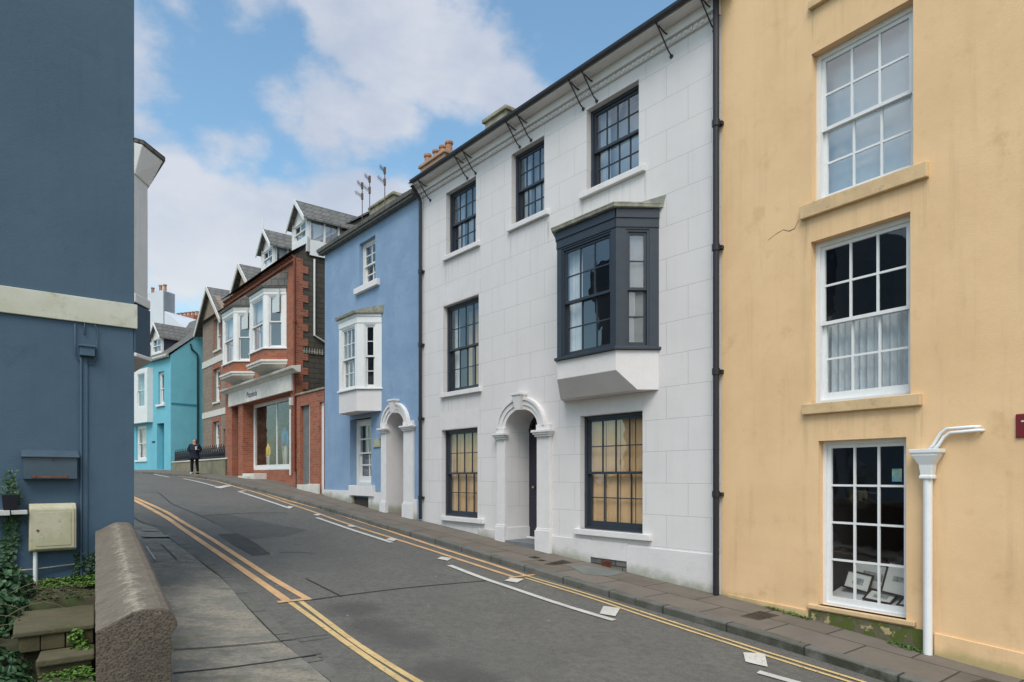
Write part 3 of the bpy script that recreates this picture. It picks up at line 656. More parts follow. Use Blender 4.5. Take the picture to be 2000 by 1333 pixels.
mat('card_blue', (.04, .30, .48), .7, .3, 9, col2=(.5, .5, .2)); a = MB(); a.box(-.055, .055, -.004, 0, 0, .15)
fcd = Fr(fy.world(fy.X(1752, -.24), .24), fy.d, fy.z0+fy.Z(1752, 941, -.24)); cd = a.build('poster_card', 'card_blue'); cd.location = (fcd.o.x, fcd.o.y, fcd.z0); cd.rotation_euler = (0, 0, fcd.rot); tag(cd, 'small blue card stuck inside the low shop window', 'card')
# white hopper pipe
s = MB(); xp = fy.X(1812, .07); zf = fy.Z(1812, 1282, .07); s.tube([(xp, -.07, zf-.05), (xp, -.07, fy.Z(1812, 930, .07))], .045, 14); pipe = s.build('rainwater_pipe', 'white_gloss', H)
zh = fy.Z(1812, 930, .07)
s = MB(); 
def sq(x, y, hx, hy, z): return [(x-hx, y-hy, z), (x+hx, y-hy, z), (x+hx, y+hy, z), (x-hx, y+hy, z)]
s.loft([sq(xp, -.07, .065, .06, zh-.03), sq(xp, -.07, .065, .06, zh), sq(xp, -.07, .055, .05, zh+.01), sq(xp, -.075, .07, .055, zh+.12), sq(xp, -.09, .125, .075, zh+.22), sq(xp, -.09, .125, .075, zh+.235), sq(xp, -.09, .15, .085, zh+.25), sq(xp, -.09, .15, .085, zh+.29)]); s.build('hopper', 'white_gloss', pipe, bevel=.006)
for k, dz in ((0, 0), (1, -.05)):
    s = MB(); w_ = .05; s.tube([(xp+.0+k*.05, -.09, zh+.27), (xp+.06+k*.05, -w_-.03, zh+.33), (fy.X(1838+k*6, w_), -w_, fy.Z(1838, 846+k*8, w_)), (fy.X(1850+k*6, w_), -w_, fy.Z(1852, 838+k*8, w_)), (fy.X(1903+k*10, w_), -w_, fy.Z(1903, 834+k*7, w_)), (fy.X(1912+k*6, w_), .02, fy.Z(1912, 834+k*7, w_))], .018, 10); s.build('waste_pipe', 'white_gloss', pipe, smooth=True)
# hairline crack in the render
crk = MB(); cp = [(1560, 430), (1552, 447), (1541, 452), (1530, 449), (1515, 458), (1500, 470)]
for i, ((a, b), (c, d)) in enumerate(zip(cp, cp[1:])):
    x0, z0 = fy.at(a, b); x1, z1 = fy.at(c, d); h = .005*(1-i/5)+.0015; crk.quad((x0, -.002, z0-h), (x1, -.002, z1-h), (x1, -.002, z1+h), (x0, -.002, z0+h))
mat('crack', (.16, .10, .045), .9); crk.build('crack', 'crack', H)
# red plaque
mat('plaque_red', (.17, .008, .014), .35, .2, 8, spec=.5); mat('letter_white', (.65, .62, .58), .6)
fp = Fr(fy.world(fy.X(1985), 0), fy.d, fy.z0+fy.Z(1985, 856)); t = empty('plaque', fp, 'dark red wall plaque with white letter cut by the right edge', 'plaque')
s = MB(); s.box(0, .42, -.02, 0, 0, .235); s.build('plate', 'plaque_red', t, bevel=.006); textmesh('lettering', 'T', .16, 'letter_white', t, (.045, -.022, .06), (R(90), 0, 0), .002)

# ================================================================== WHITE HOUSE
fw = FW.sub(822); fw.z0 = house_z(fw)
xW = fw.X(1408); zj = fw.Z(1401, 945.6)
ASH = (-fw.X(1344)+.0, -zj, .494, fw.Z(1403, 1085))
mat('white_render', (.66, .625, .62), .85, .05, 1.0, bump=.3, bscale=50, stain=(.56, .55, .53), stamt=.35, streak=.13, relief=1, extra=drips([(fw.X(a_, .07), fw.X(b_, .07), fw.Z(c_, d_, .07), l_) for a_, b_, c_, d_, l_ in ((863, 933, 933, 484, .6), (989, 1068, 1068, 430, .6), (1130, 1256, 1256, 336, .6), (858, 936, 936, 766, .6), (860, 942, 942, 1026, .4))], (.33, .33, .29), .6, ashlar))
mat('white_smooth', (.66, .625, .62), .85, .05, 1.4, bump=.3, bscale=50, stain=(.50, .49, .44), stamt=.35, streak=.12, relief=1, extra=grime(0, (g(0)-fw.z0)/xW, (.22, .24, .15), .16))
H = empty('white_house', fw, 'white three storey house with scored render and navy bay window', 'house')
def op(fr, xl, xr, pxt, pyt, pxb, pyb, dp=.13): return (fr.X(xl), fr.X(xr), fr.Z(pxb, pyb), fr.Z(pxt, pyt), dp, None)
g1 = op(fw, 862.5, 932.6, 932.6, 834.5, 932.6, 1013); g2 = op(fw, 1133, 1255, 1255, 802, 1255, 1043)
f1 = op(fw, 865.7, 935, 935, 575, 935, 757)
s1 = op(fw, 871.3, 929.7, 929.7, 345, 929.7, 474); s2 = op(fw, 999, 1063, 1063, 266.5, 1063, 418); s3 = op(fw, 1145.7, 1247.7, 1247.7, 151, 1247.7, 325)
zs_ = sum(o[2] for o in (s1, s2, s3))/3; zt_ = sum(o[3] for o in (s1, s2, s3))/3
s1, s2, s3 = [(o[0], o[1], zs_, zt_, .13, None) for o in (s1, s2, s3)]
door = (fw.X(990), fw.X(1053), -1.0, fw.Z(1022, 800), .62, fw.Z(990, 838))
wb = .54; lvb = (fw.Z(1203, 401, wb), fw.Z(1203, 447, wb), fw.Z(1203, 677, wb), fw.Z(1285, 762))
bop, bw = bay(H, fw, wb, (1287, 1203, 1088), lvb, 'navy_paint', 'white_smooth', 'lead', 'glass', (3, 2, 2, .11, .10), (1, 2, 2, .15, .15), inner=True, roofrise=.13, over=.09, apdrop=(fw.Z(1203, 723, wb), .27))
eave = fw.Z(1100, 160, .0)-.12; eaveg = fw.Z(1100, 154, .34)-.07
mb = MB(); wall_front(mb, 0, xW, -1.3, eaveg, [g1, g2, f1, s1, s2, s3, door, bop]); wall_box(mb, 0, xW, 8, -1.3, eaveg); mb.build('wall', 'white_render', H)
r_ = MB(); room(r_, bop[0]-.1, bop[1]+.1, .3, 2.6, bop[2]-.05, bop[3]+.05); r_.build('room', 'room_wall', bw)
navy = 'navy_paint'
def sil(fr, a, b, py0, px0, th=.10, pr=.06):
    return fr.X(a, pr), fr.X(b, pr)
for o, spx, inn, gm in ((g1, (860, 942), 'shutter', 'glass'), (g2, (1120, 1268), 'shutter', 'glass'), (f1, (858, 936), None, 'glass'), (s1, (863, 933), 'side', 'glass_sky'), (s2, (989, 1068), 'side', 'glass_sky'), (s3, (1130, 1256), 'side', 'glass_sky')):
    rows = 2
    wo = window(H, o[0], o[1], o[2], o[3], .13, 4, rows, rows, navy, gm, inner=inn, casing=.055, bar=.018, botr=.075 if o not in (g2,) else .1, rmat='room_wall' if o is f1 else 'dark_room')
    s = MB(); s.box(fw.X(spx[0], .07), fw.X(spx[1], .07), -.07, .10, o[2]-.10, o[2]); s.build('sill', 'trim_white', wo, bevel=.008)
    if o is f1:
        s = MB(); wavy(s, o[0]+.05, o[0]+.25, o[2], o[3], .3, .02, .07); s.build('curtain', 'net_curtain', wo); s = MB()
        for k in range(3): s.box(o[0]+.3+k*.25, o[0]+.42+k*.25, .5, .52, o[2], o[3]-.1)
        s.build('shutter', 'shutter_wood', wo)
# flat-arch voussoirs scored above some windows, 3 mm proud
for o in (g1, g2, f1):
    s = MB(); n = 6; h = .40; w0, w1 = o[0]+.0, o[1]-.0
    for k in range(n):
        a0_, a1_ = w0+(w1-w0)*k/n+.005, w0+(w1-w0)*(k+1)/n-.005; b0, b1 = w0-.09+(w1-w0+.18)*k/n+.005, w0-.09+(w1-w0+.18)*(k+1)/n-.005
        s.loft([[(a0_, -.004, o[3]+.012), (a1_, -.004, o[3]+.012), (b1, -.004, o[3]+h), (b0, -.004, o[3]+h)], [(a0_, 0.02, o[3]+.012), (a1_, .02, o[3]+.012), (b1, .02, o[3]+h), (b0, .02, o[3]+h)]])
    s.build('lintel', 'white_smooth', H)
# plinth
zp = fw.Z(1403, 1084); dpl0, dpl1 = fw.X(968), fw.X(1076)
s = MB()
gr0, gr1 = fw.X(1155), fw.X(1226); zg = fw.Z(1226, 1097)
for a, b, top in ((fw.X(935), dpl0, zp+.03), (dpl1, gr0, zp+.03), (gr1, xW-.02, zp)): s = MB(); s.box(a, b, -.03, 0, -1.3, top); s.build('plinth', 'white_smooth', H, bevel=.006)
s = MB(); s.box(gr0+.001, gr1-.001, -.0285, 0, zg, zp+.028); s.build('plinth', 'white_smooth', H)
s = MB(); s.box(gr0, gr1, -.012, 0, -1.3, zg)
vent = s.build('vent_panel', 'slate', H); s = MB()
for k in range(6): s.box(gr0+.27+k*.035, gr0+.285+k*.035, -.03, -.013, zg-.20, zg-.03)
s.box(gr0+.25, gr0+.48, -.028, -.013, zg-.06, zg-.035); mat('rust', (.16, .05, .03), .9, .3, 9); s.build('grille', 'rust', vent)
# arched door surround
def arch_surround(H, fr, dr, pl, pr_, capz, basez, w_=.09, key=True, matn='trim_white', depth=.62, seg=20):
    x0, x1, z0_, zt, dp, spr = dr; cx = (x0+x1)/2; rx = (x1-x0)/2; rz = zt-spr
    s = MB()
    for (a, b) in (pl, pr_):
        s.box(a, b, -w_*.7, 0, basez, capz-.13); s.box(a-.02, b+.02, -w_-.01, 0, -1.6, basez); s.box(a-.01, b+.01, -w_*.85, 0, basez, basez+.04)
        s.box(a-.02, b+.02, -w_-.015, 0, capz-.13, capz-.09); s.box(a-.045, b+.045, -w_-.04, 0, capz-.09, capz-.05); s.box(a-.07, b+.07, -w_-.065, 0, capz-.05, capz-.005)
        s.box(a, b, -w_*.9, 0, capz-.004, capz+.10)
    s.build('door_pilaster', matn, H, bevel=.005)
    s = MB(); thick = pl[1]-pl[0]
    for t0, t1, pj in ((0.0, thick*.32, w_*.55), (thick*.32, thick*.70, w_*.8), (thick*.70, thick*.92, w_*1.1)):
        rings = []
        for i in range(seg+1):
            a = math.pi*i/seg; ca, sa = -math.cos(a), math.sin(a)
            p = lambda k, y: (cx+ca*(rx+k), y, spr+sa*(rz+k))
            rings.append([p(t0, 0), p(t0, -pj), p(t1, -pj), p(t1, 0)])
        s.loft(rings)
    s.build('arch', matn, H, bevel=.004)
    s = MB(); kz = zt-.02; s.loft([[(cx-.075, -w_*1.5, kz), (cx+.075, -w_*1.5, kz), (cx+.075, 0, kz), (cx-.075, 0, kz)], [(cx-.12, -w_*1.9, kz+thick+.02), (cx+.12, -w_*1.9, kz+thick+.02), (cx+.12, 0, kz+thick+.02), (cx-.12, 0, kz+thick+.02)], [(cx-.15, -w_*2.1, kz+thick+.03), (cx+.15, -w_*2.1, kz+thick+.03), (cx+.15, 0, kz+thick+.03), (cx-.15, 0, kz+thick+.03)], [(cx-.15, -w_*2.1, kz+thick+.075), (cx+.15, -w_*2.1, kz+thick+.075), (cx+.15, 0, kz+thick+.075), (cx-.15, 0, kz+thick+.075)]])
    s.build('keystone', matn, H, bevel=.006)
basez = fw.Z(975, 1029, .1)
arch_surround(H, fw, door, (fw.X(970, .06), door[0]-.0), (door[1], fw.X(1074, .06)), fw.Z(975, 846, .1), basez)
s = MB(); s.box(door[0], door[0]+.025, .0, .60, -1.0, basez-.02); s.build('reveal_plinth', 'trim_white', H)
# door leaf, fanlight, threshold
dz0 = fw.Z(1040, 1048, -.6)
s = MB(); s.box(door[0]+.0, door[1], .58, .66, dz0, door[5]-.05)
for zz0, zz1 in ((.12, .38), (.46, .93)):
    for xa in (.1, .54): 
        w0 = door[1]-door[0]; h = door[5]-dz0; s.box(door[0]+w0*xa, door[0]+w0*(xa+.36), .565, .58, dz0+h*zz0, dz0+h*zz1)
dr = s.build('door', 'door_dark', H, bevel=.008); s = MB(); s.lathe((0, 0), [(.0, 0), (.025, .01), (.03, .03), (.015, .05)], 10); k = s.build('handle', 'lead', dr); k.location = (door[0]+.18, .56, dz0+1.0); k.rotation_euler = (R(90), 0, 0)
cx, rx, rz = (door[0]+door[1])/2, (door[1]-door[0])/2, door[3]-door[5]; s = MB()
for i in range(12):
    a0_, a1_ = math.pi*i/12, math.pi*(i+1)/12
    s.loft([[(cx-math.cos(a)*(rx-.0)*q, y, door[5]+math.sin(a)*rz*q) for q, y in ((.86, .58), (1, .58), (1, .64), (.86, .64))] for a in (a0_, a1_)])
for a in (R(36), R(72), R(108), R(144)): s.tube([(cx, .61, door[5]), (cx-math.cos(a)*rx*.9, .61, door[5]+math.sin(a)*rz*.9)], .01, 6)
s.box(door[0], door[1], .57, .65, door[5]-.05, door[5]+.02); fl = s.build('fanlight', 'door_dark', H)
s = MB(); s.loft([[(cx-math.cos(a)*rx*q, .62, door[5]+math.sin(a)*rz*q) for a in [math.pi*i/12 for i in range(13)]] for q in (.01, .99)], caps=False, closed=False); s.build('pane', 'glass', fl)
s = MB(); room(s, door[0], door[1], .68, 2.0, dz0, door[3]); s.build('hall', 'dark_room', fl)
mat('slate_step', (.16, .17, .18), .6, .2, 4, bump=.2)
s = MB(); s.box(door[0]+.002, door[1]-.002, -.06, .575, -1.2, fw.Z(1010, 1057)+.0); s.build('threshold', 'slate_step', H, bevel=.01)
s = MB(); s.box(door[0]+.02, door[1]-.02, .50, .57, fw.Z(1010, 1057), dz0); s.build('door_step', 'trim_white', H, bevel=.008)
mat('gutter_grey', (.05, .05, .06), .5, .2, 8)
# eaves: soffit, dentils, gutter, iron stays
s = MB(); s.box(-.02, xW+.25, -.30, 0, eaveg-.02, eaveg+.05); s.box(-.0, xW, -.10, 0, eaveg-.16, eaveg-.02); s.box(-.0, xW, -.045, 0, eaveg-.24, eaveg-.16)
k = 0.05
while k < xW: s.box(k, k+.05, -.06, -.045, eaveg-.225, eaveg-.175); k += .10
s.build('cornice', 'trim_white', H)
s = MB(); s.loft([[(x, -.34+.045*math.cos(a), eaveg+.05+.05*math.sin(a)) for a in [math.pi+math.pi*i/8 for i in range(9)]]+[(x, -.29, eaveg+.06), (x, -.39, eaveg+.06)] for x in (.12, xW+.3)]); s.build('gutter', 'gutter_grey', H)
for px in (834, 906, 922, 1008, 1030, 1132, 1158, 1304, 1388):
    x = fw.X(px, .1); s = MB(); s.tube([(x-.05, -.33, eaveg+.02), (x+.0, -.08, eaveg-.36), (x+.0, -.005, eaveg-.40)], .012, 6); s.tube([(x, -.02, eaveg-.41), (x, -.0, eaveg-.41)], .03, 8); s.tube([(x-.04, -.27, eaveg-.03), (x-.015, -.15, eaveg-.10), (x-.01, -.04, eaveg-.10)], .012, 6); s.build('eave_stay', 'black_iron', H)
s = MB(); gable_roof(s, -.05, xW+.1, -.30, 8, eaveg+.07, .8, over=.03); s.build('roof', 'slate', H)
mat('stack_render', (.35, .32, .25), .9, .3, 3, col2=(.18, .17, .10), bump=.5, bscale=20, stain=(.12, .12, .05), stamt=.8); mat('stack_buff', (.42, .27, .19), .9, .2, 5, bump=.3)
def depthbox(fr, pl, pr, pyt, y):  # x-range and top height of something y metres behind the facade line
    return fr.X(pl, -y), fr.X(pr, -y), fr.Z((pl+pr)/2, pyt, -y)
# chimney stacks standing on the roof
y = 2.0; xa, xb, zt = depthbox(fw, 947, 988, 219, y); s = MB(); s.box(xa, xb, y, y+.9, eaveg, zt-.12); s.box(xa-.06, xb+.06, y-.06, y+.96, zt-.12, zt-.02); s.loft([sq((xa+xb)/2, y+.45, (xb-xa)/2, .4, zt-.02), sq((xa+xb)/2, y+.45, (xb-xa)/3, .3, zt+.10)]); s.build('chimney', 'stack_render', H, bevel=.02)
y = 1.6; xa, xb, zt = depthbox(fw, 821, 868, 306, y); s = MB(); s.box(xa, xb, y, y+.7, eaveg-.5, zt); s.box(xa-.05, xb+.05, y-.05, y+.75, zt-.12, zt-.03); ch = s.build('chimney', 'stack_buff', H, bevel=.015)
for k, (px, hh) in enumerate(((835.5, .46), (852, .40), (865, .40), (877, .40))):
    s = MB(); pot(s, fw.X(px, -y-.35), y+.35, zt-.01, hh, .11); s.build('chimney_pot', 'terracotta', ch, smooth=False)
# downpipes
cz = [fw.Z(1408, q, .09) for q in (972, 731, 487, 243)]
downpipe(H, xW-.02, fw.Z(1408, 1163, .09), eaveg+.02, 'black_iron', -.09, .043, cz)
xdp = fw.X(820, .08)+.02; cz = [fw.Z(820, q, .08) for q in (976, 822, 678, 535)]
downpipe(H, xdp, fw.Z(818, 1014, .08), eaveg-.35, 'black_iron', -.08, .04, cz, top=[(xdp, -.12, eaveg-.25), (xdp-.02, -.30, eaveg-.02)])

# ================================================================== BLUE HOUSE
fb = FW.sub(634.5); fb.z0 = house_z(fb)
mat('blue_render', (.195, .29, .43), .85, .10, 1.2, col2=(.235, .335, .475), bump=.4, bscale=60, stain=(.12, .21, .38), stamt=.3, streak=.15, relief=1)
H = empty('blue_house', fb, 'narrow sky blue house with white bay and arched porch', 'house')
xB = fb.X(818.5)
b2 = op(fb, 702, 733, 733, 459, 733, 549); bgw = op(fb, 683.6, 725, 725, 815, 725, 949, .22)
bd = (fb.X(757.8), fb.X(792), -1.0, fb.Z(775, 806), 1.5, fb.Z(757, 835))
wbb = .50; lv = (fb.Z(697, 609, wbb), fb.Z(697, 633, wbb), fb.Z(697, 757, wbb), fb.Z(746, 803))
bop, bw = bay(H, fb, wbb, (745.5, 697, 662), lv, 'white_paint', 'white_smooth', 'lead', 'glass', (3, 2, 2, .14, .12), (1, 2, 2, .19, .15), roofrise=.17, over=.09, bandh=.2)
eb = fb.Z(720, 436, .10)
mb = MB(); wall_front(mb, 0, xB, -1.3, eb, [b2, bgw, bd, bop]); wall_box(mb, 0, xB, 7, -1.3, eb); mb.build('wall', 'blue_render', H)
r_ = MB(); room(r_, bop[0]-.1, bop[1]+.1, .3, 2.6, bop[2]-.05, bop[3]+.05); r_.build('room', 'room_wall', bw)
wo = window(H, *b2[:4], .13, 2, 2, 2, 'white_paint', 'glass', casing=.07, bar=.03); s = MB(); s.box(fb.X(692, .07), fb.X(737, .07), -.10, .10, b2[2]-.16, b2[2]); s.build('sill', 'trim_white', wo, bevel=.01)
wo = window(H, *bgw[:4], .22, 2, 2, 2, 'white_paint', 'glass', casing=.13, bar=.035, botr=.17)
s = MB()
for k in range(16): zz = bgw[2]+.3+k*.035; s.box(bgw[0]+.1, bgw[1]-.1, .36, .39, zz, zz+.012)
s.build('blind', 'white_paint', wo); s = MB(); wavy(s, bgw[0]+.1, bgw[1]-.1, bgw[2]+.9, bgw[3], .42, .02, .09); s.build('curtain', 'room_wall', wo)
s = MB(); s.box(fb.X(686, .05), fb.X(725, .05), -.06, .19, bgw[3]+.0, fb.Z(697, 812, wbb)+.0); s.build('lintel', 'white_smooth', H)
s = MB(); s.box(fb.X(681, .09), fb.X(727, .09), -.10, .2, fb.Z(727, 970, .1), bgw[2]); s.build('sill', 'trim_white', wo, bevel=.008)
zpl = fb.Z(636, 957); s = MB(); c0, c1 = fb.X(690), fb.X(722)

for a, b, zz_ in ((-.01, c0, zpl), (c1, fb.X(746), zpl-.02), (fb.X(805), xB-.06, fb.Z(812, 976))): s = MB(); s.box(a, b, -.04, 0, -1.3, zz_); s.build('plinth', 'white_smooth', H, bevel=.006)
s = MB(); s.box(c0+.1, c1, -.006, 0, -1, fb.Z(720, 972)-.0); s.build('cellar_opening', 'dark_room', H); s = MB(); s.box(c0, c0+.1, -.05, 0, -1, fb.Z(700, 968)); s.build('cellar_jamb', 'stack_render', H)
arch_surround(H, fb, bd, (fb.X(744, .06), bd[0]), (bd[1], fb.X(805.5, .06)), fb.Z(750, 836, .1), fb.Z(750, 982, .1))
s = MB(); rr = MB()
n_ = 14; cxx, rxx, rzz = (bd[0]+bd[1])/2, (bd[1]-bd[0])/2, bd[3]-bd[5]; e_ = .006
path = [(bd[0]+e_, -1)]+[(cxx-(rxx-e_)*math.cos(math.pi*i/n_), bd[5]+(rzz-e_)*math.sin(math.pi*i/n_)) for i in range(n_+1)]+[(bd[1]-e_, -1)]
rr.loft([[(x, -.02, z) for x, z in path], [(x, 1.46, z) for x, z in path]], caps=False, closed=False); rr.build('porch_lining', 'white_smooth', H)
s.box(bd[0], bd[1], 1.40, 1.46, -1, bd[3]); s.build('door', 'white_paint', H)
s = MB(); s.box(fb.X(728, .03), fb.X(742, .03), -.03, 0, fb.Z(735, 874, .03), fb.Z(735, 857, .03)); s.build('plaque', 'lead', H, bevel=.004)
s = MB(); x0, x1 = fb.X(730.5, .04), fb.X(739.5, .04); s.box(x0, x1, -.034, -.031, fb.Z(735, 871, .03), fb.Z(735, 860, .03)); mat('sign_cream', (.45, .45, .28), .6, .5, 40, col2=(.25, .3, .25)); s.build('lettering_panel', 'sign_cream', H)
s = MB(); s.box(-.12, xB-.02, -.16, 0, eb-.06, eb+.04); s.loft([[(x, -.19, eb+.0), (x, -.09, eb+.02), (x, -.09, eb+.09), (x, -.21, eb+.09)] for x in (-.15, xB-.03)]); s.build('gutter', 'slate', H)
s = MB(); gable_roof(s, -.12, xB-.03, -.12, 7, eb+.10, .75, over=.08); s.build('roof', 'slate', H)
y = 2.4; xa, xb, zt = depthbox(fb, 722, 768, 388, y); s = MB(); s.box(xa, xb, y, y+.6, eb, zt); s.box(xa-.05, xb+.05, y-.05, y+.65, zt-.14, zt-.05); s.build('chimney', 'stack_render', H, bevel=.02)
mat('rusty_steel', (.16, .11, .09), .7, .3, 9)
for (px, pt, pb, lab) in ((707.5, 358, 425, 'leftmost thin tv aerial above the blue house roof'), (722, 345, 415, 'middle tv aerial with side arms above the blue roof'), (751.5, 328, 400, 'tallest tv aerial at right above the blue roof')):
    yy = 2.1; x = fb.X(px, -yy); zb_, zt2 = fb.Z(px, pb, -yy), fb.Z(px, pt, -yy); fa = Fr(fb.world(x, yy), fb.d, fb.z0+zb_); t = empty('tv_aerial', fa, lab, 'aerial', 'tv aerials on the blue house'); hh = zt2-zb_
    s = MB(); s.tube([(0, 0, -.8), (0, 0, hh)], .014, 6); s.build('pole', 'rusty_steel', t)
    for zf_, L in ((.93, .26), (.62, .34)):
        s = MB(); z_ = hh*zf_; s.tube([(-.04, 0, z_), (.12, -L, z_+.03)], .008, 6); s.box(-.03, .03, -.03, .03, z_-.12, z_+.10)
        for k in range(6): q = k/6; s.tube([(-.04+.16*q-.02, -L*q, z_+.03*q-.07), (-.04+.16*q+.02, -L*q, z_+.03*q+.07)], .007, 5)
        s.build('antenna', 'rusty_steel', t)

# ================================================================== BRICK SHOP HOUSE
mat('red_brick', (.30, .085, .045), .85, .25, 3, col2=(.20, .060, .038), bump=.3, bscale=50, extra=brickfn(.22, .078, .007, (.27, .17, .13), (.36, .13, .07), amt=.8))
mat('stone_rubble', (.20, .155, .12), .9, .3, 2, col2=(.27, .19, .14), bump=.6, bscale=14, extra=brickfn(.42, .2, .018, (.19, .17, .15), (.30, .22, .17), amt=.6))
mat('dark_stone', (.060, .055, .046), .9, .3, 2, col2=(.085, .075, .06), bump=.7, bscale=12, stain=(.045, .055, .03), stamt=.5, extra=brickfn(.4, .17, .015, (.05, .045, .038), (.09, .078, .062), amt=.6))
mat('cream_stone', (.62, .59, .54), .85, .15, 4, bump=.2, stain=(.36, .33, .2), stamt=.6)
mat('timber_red', (.20, .05, .03), .6, .2, 4)
fk = FW.sub(440); fk.z0 = house_z(fk)
H = empty('brick_house', fk, 'red brick house with shop front, two white oriel bays and glazed dormers', 'house')
xK = fk.X(577.5); eK = fk.Z(573, 500)
shop = (fk.X(453), fk.X(567.5), -1.2, fk.Z(567, 766), .5, None)
def gable_side(mb, x, y1, z, rise): mb.quad((x, 0, z), (x, y1, z), (x, y1/2, z+rise))
wk = .58; zl2 = (fk.Z(515.5, 560, wk), fk.Z(515.5, 577, wk), fk.Z(515.5, 679, wk), fk.Z(515.5, 703, wk))
xfr2, xfl2, xr2_ = fk.X(515.5, wk), fk.X(488, wk), fk.X(559.4)
side_c = (1, 1, 1, .14, .14); front_c = (1, 1, 1, .12, .12)
b_a, bw2 = bay(H, fk, wk, (559.4, 515.5, 488), zl2, 'white_paint', 'red_brick', 'slate', 'glass', front_c, side_c, roofrise=.55, over=.10, bandh=.14)
zl1 = (fk.Z(457, 602, wk), fk.Z(457, 618, wk), fk.Z(457, 708, wk), fk.Z(457, 729, wk))
zl1 = tuple((a+b)/2 if abs(a-b) < .25 else b for a, b in zip(zl1, zl2)); 
b_b, bw1 = bay(H, fk, wk, (457, xr2_-xfr2, xfr2-xfl2), zl2, 'white_paint', 'red_brick', 'slate', 'glass', front_c, side_c, roofrise=.55, over=.10, bandh=.14)
mb = MB(); wall_front(mb, 0, xK, -1.5, eK, [shop, b_a, b_b]); wall_box(mb, 0, xK, 9, -1.5, eK, (0, 0)); mb.build('wall', 'red_brick', H)
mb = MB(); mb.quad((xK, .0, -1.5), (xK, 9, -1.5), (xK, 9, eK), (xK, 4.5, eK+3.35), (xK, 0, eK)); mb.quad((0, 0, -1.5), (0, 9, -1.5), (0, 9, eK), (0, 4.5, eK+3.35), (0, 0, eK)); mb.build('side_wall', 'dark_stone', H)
k = 0; z = .2
while z < eK-.25:
    q = MB(); d = .42 if k % 2 else .24; q.box(xK-.03, xK+.025, -.012, d, z, z+.235); q.build('quoin', 'red_brick', H); z += .24; k += 1
for bo, bwx in ((b_a, bw2), (b_b, bw1)):
    r_ = MB(); room(r_, bo[0]-.1, bo[1]+.1, .3, 2.6, bo[2]-.05, bo[3]+.05); r_.build('room', 'room_wall', bwx)
    xa, xb = bo[0]-.12, bo[1]+.12; run = xr2_-xfr2
    def rg(off, z, q=1.0): return [(xa-off, 0, z), (xa+run-off*.4, -wk*q-off, z), (xb-run+off*.4, -wk*q-off, z), (xb+off, 0, z)]
    s_ = MB(); za = zl2[3]; s_.loft([rg(-.30, za-.42, .35), rg(-.1, za-.24, .8), rg(.05, za-.17), rg(.08, za-.16), rg(.08, za-.09), rg(.12, za-.08), rg(.12, za-.003)]); s_.build('corbel', 'cream_stone', H, bevel=.01)
    s_ = MB(); zz_ = (bo[2]+bo[3])/2+.1; s_.quad((xa+run+.1, -wk+.22, zz_), (xb-run-.02, -wk+.22, zz_), (xb-run-.02, -wk+.22, bo[3]), (xa+run+.1, -wk+.22, bo[3])); s_.quad((xb-run+.08, -wk+.25, zz_+.1), (xb-.1, -.2, zz_+.1), (xb-.1, -.2, bo[3]), (xb-run+.08, -wk+.25, bo[3])); s_.build('blind', 'blind', bwx)
# fascia, cornice, shop
zf0, zf1 = fk.Z(567, 763, .1), fk.Z(568, 731, .1)
s_ = MB(); s_.box(fk.X(446, .1), fk.X(569, .1), -.10, .45, zf0, zf1); fas = s_.build('fascia', 'cream_stone', H)
textmesh('lettering', 'Phaselola', (zf1-zf0)*.60, 'navy_letter' if 'navy_letter' in MATS else mat('navy_letter', (.02, .03, .10), .5).name, fas, (fk.X(481.5, .1), -.105, zf0+(zf1-zf0)*.28), (R(90), 0, 0))
s_ = MB(); s_.prism([(0, zf1), (-.12, zf1), (-.2, zf1+.07), (-.30, zf1+.10), (-.32, zf1+.17), (0, zf1+.24)], 'x', fk.X(433, .2), fk.X(576, .2)); s_.build('shop_cornice', 'cream_stone', H, bevel=.01)
s_ = MB(); s_.box(fk.X(465.5), fk.X(474), .0, .5, -1.2, zf0-.003); s_.build('pier', 'red_brick', H)
s_ = MB(); xw0, xw1 = fk.X(498, -.5), fk.X(567.5, -.2); zsill = fk.Z(530, 918, -.5)
s_.box(shop[0]+.01, xw0-.05, .55, .6, -1.2, shop[3]); s_.build('recess_wall', 'red_brick', H)
s_ = MB(); s_.box(xw0-.04, xw1, .42, .6, -1.2, zsill-.005); s_.build('stall_riser', 'red_brick', H)
wf, wg = MB(), MB(); sash(wf, wg, xw0, shop[1]-.02, zsill, shop[3]+.0, 2, 1, 1, .10, .09, .42, fixed=True, botr=.12, stile=.02); wo = wf.build('shop_window', 'white_paint', H); wg.build('pane', 'glass_shop', wo)
s_ = MB(); room(s_, xw0-.6, shop[1]+.3, .6, 3.6, zsill-.05, shop[3]+.1); mat('shop_room', (.10, .10, .085), .9, .6, 1.6, col2=(.42, .44, .38)); s_.build('room', 'shop_room', wo)
s_ = MB(); s_.box(fk.X(476), fk.X(499), -.05, .42, -1, fk.Z(492, 925)); s_.box(fk.X(474), fk.X(492), -.18, -.05, -1, fk.Z(485, 930)); s_.build('shop_step', 'cream_stone', H, bevel=.01)
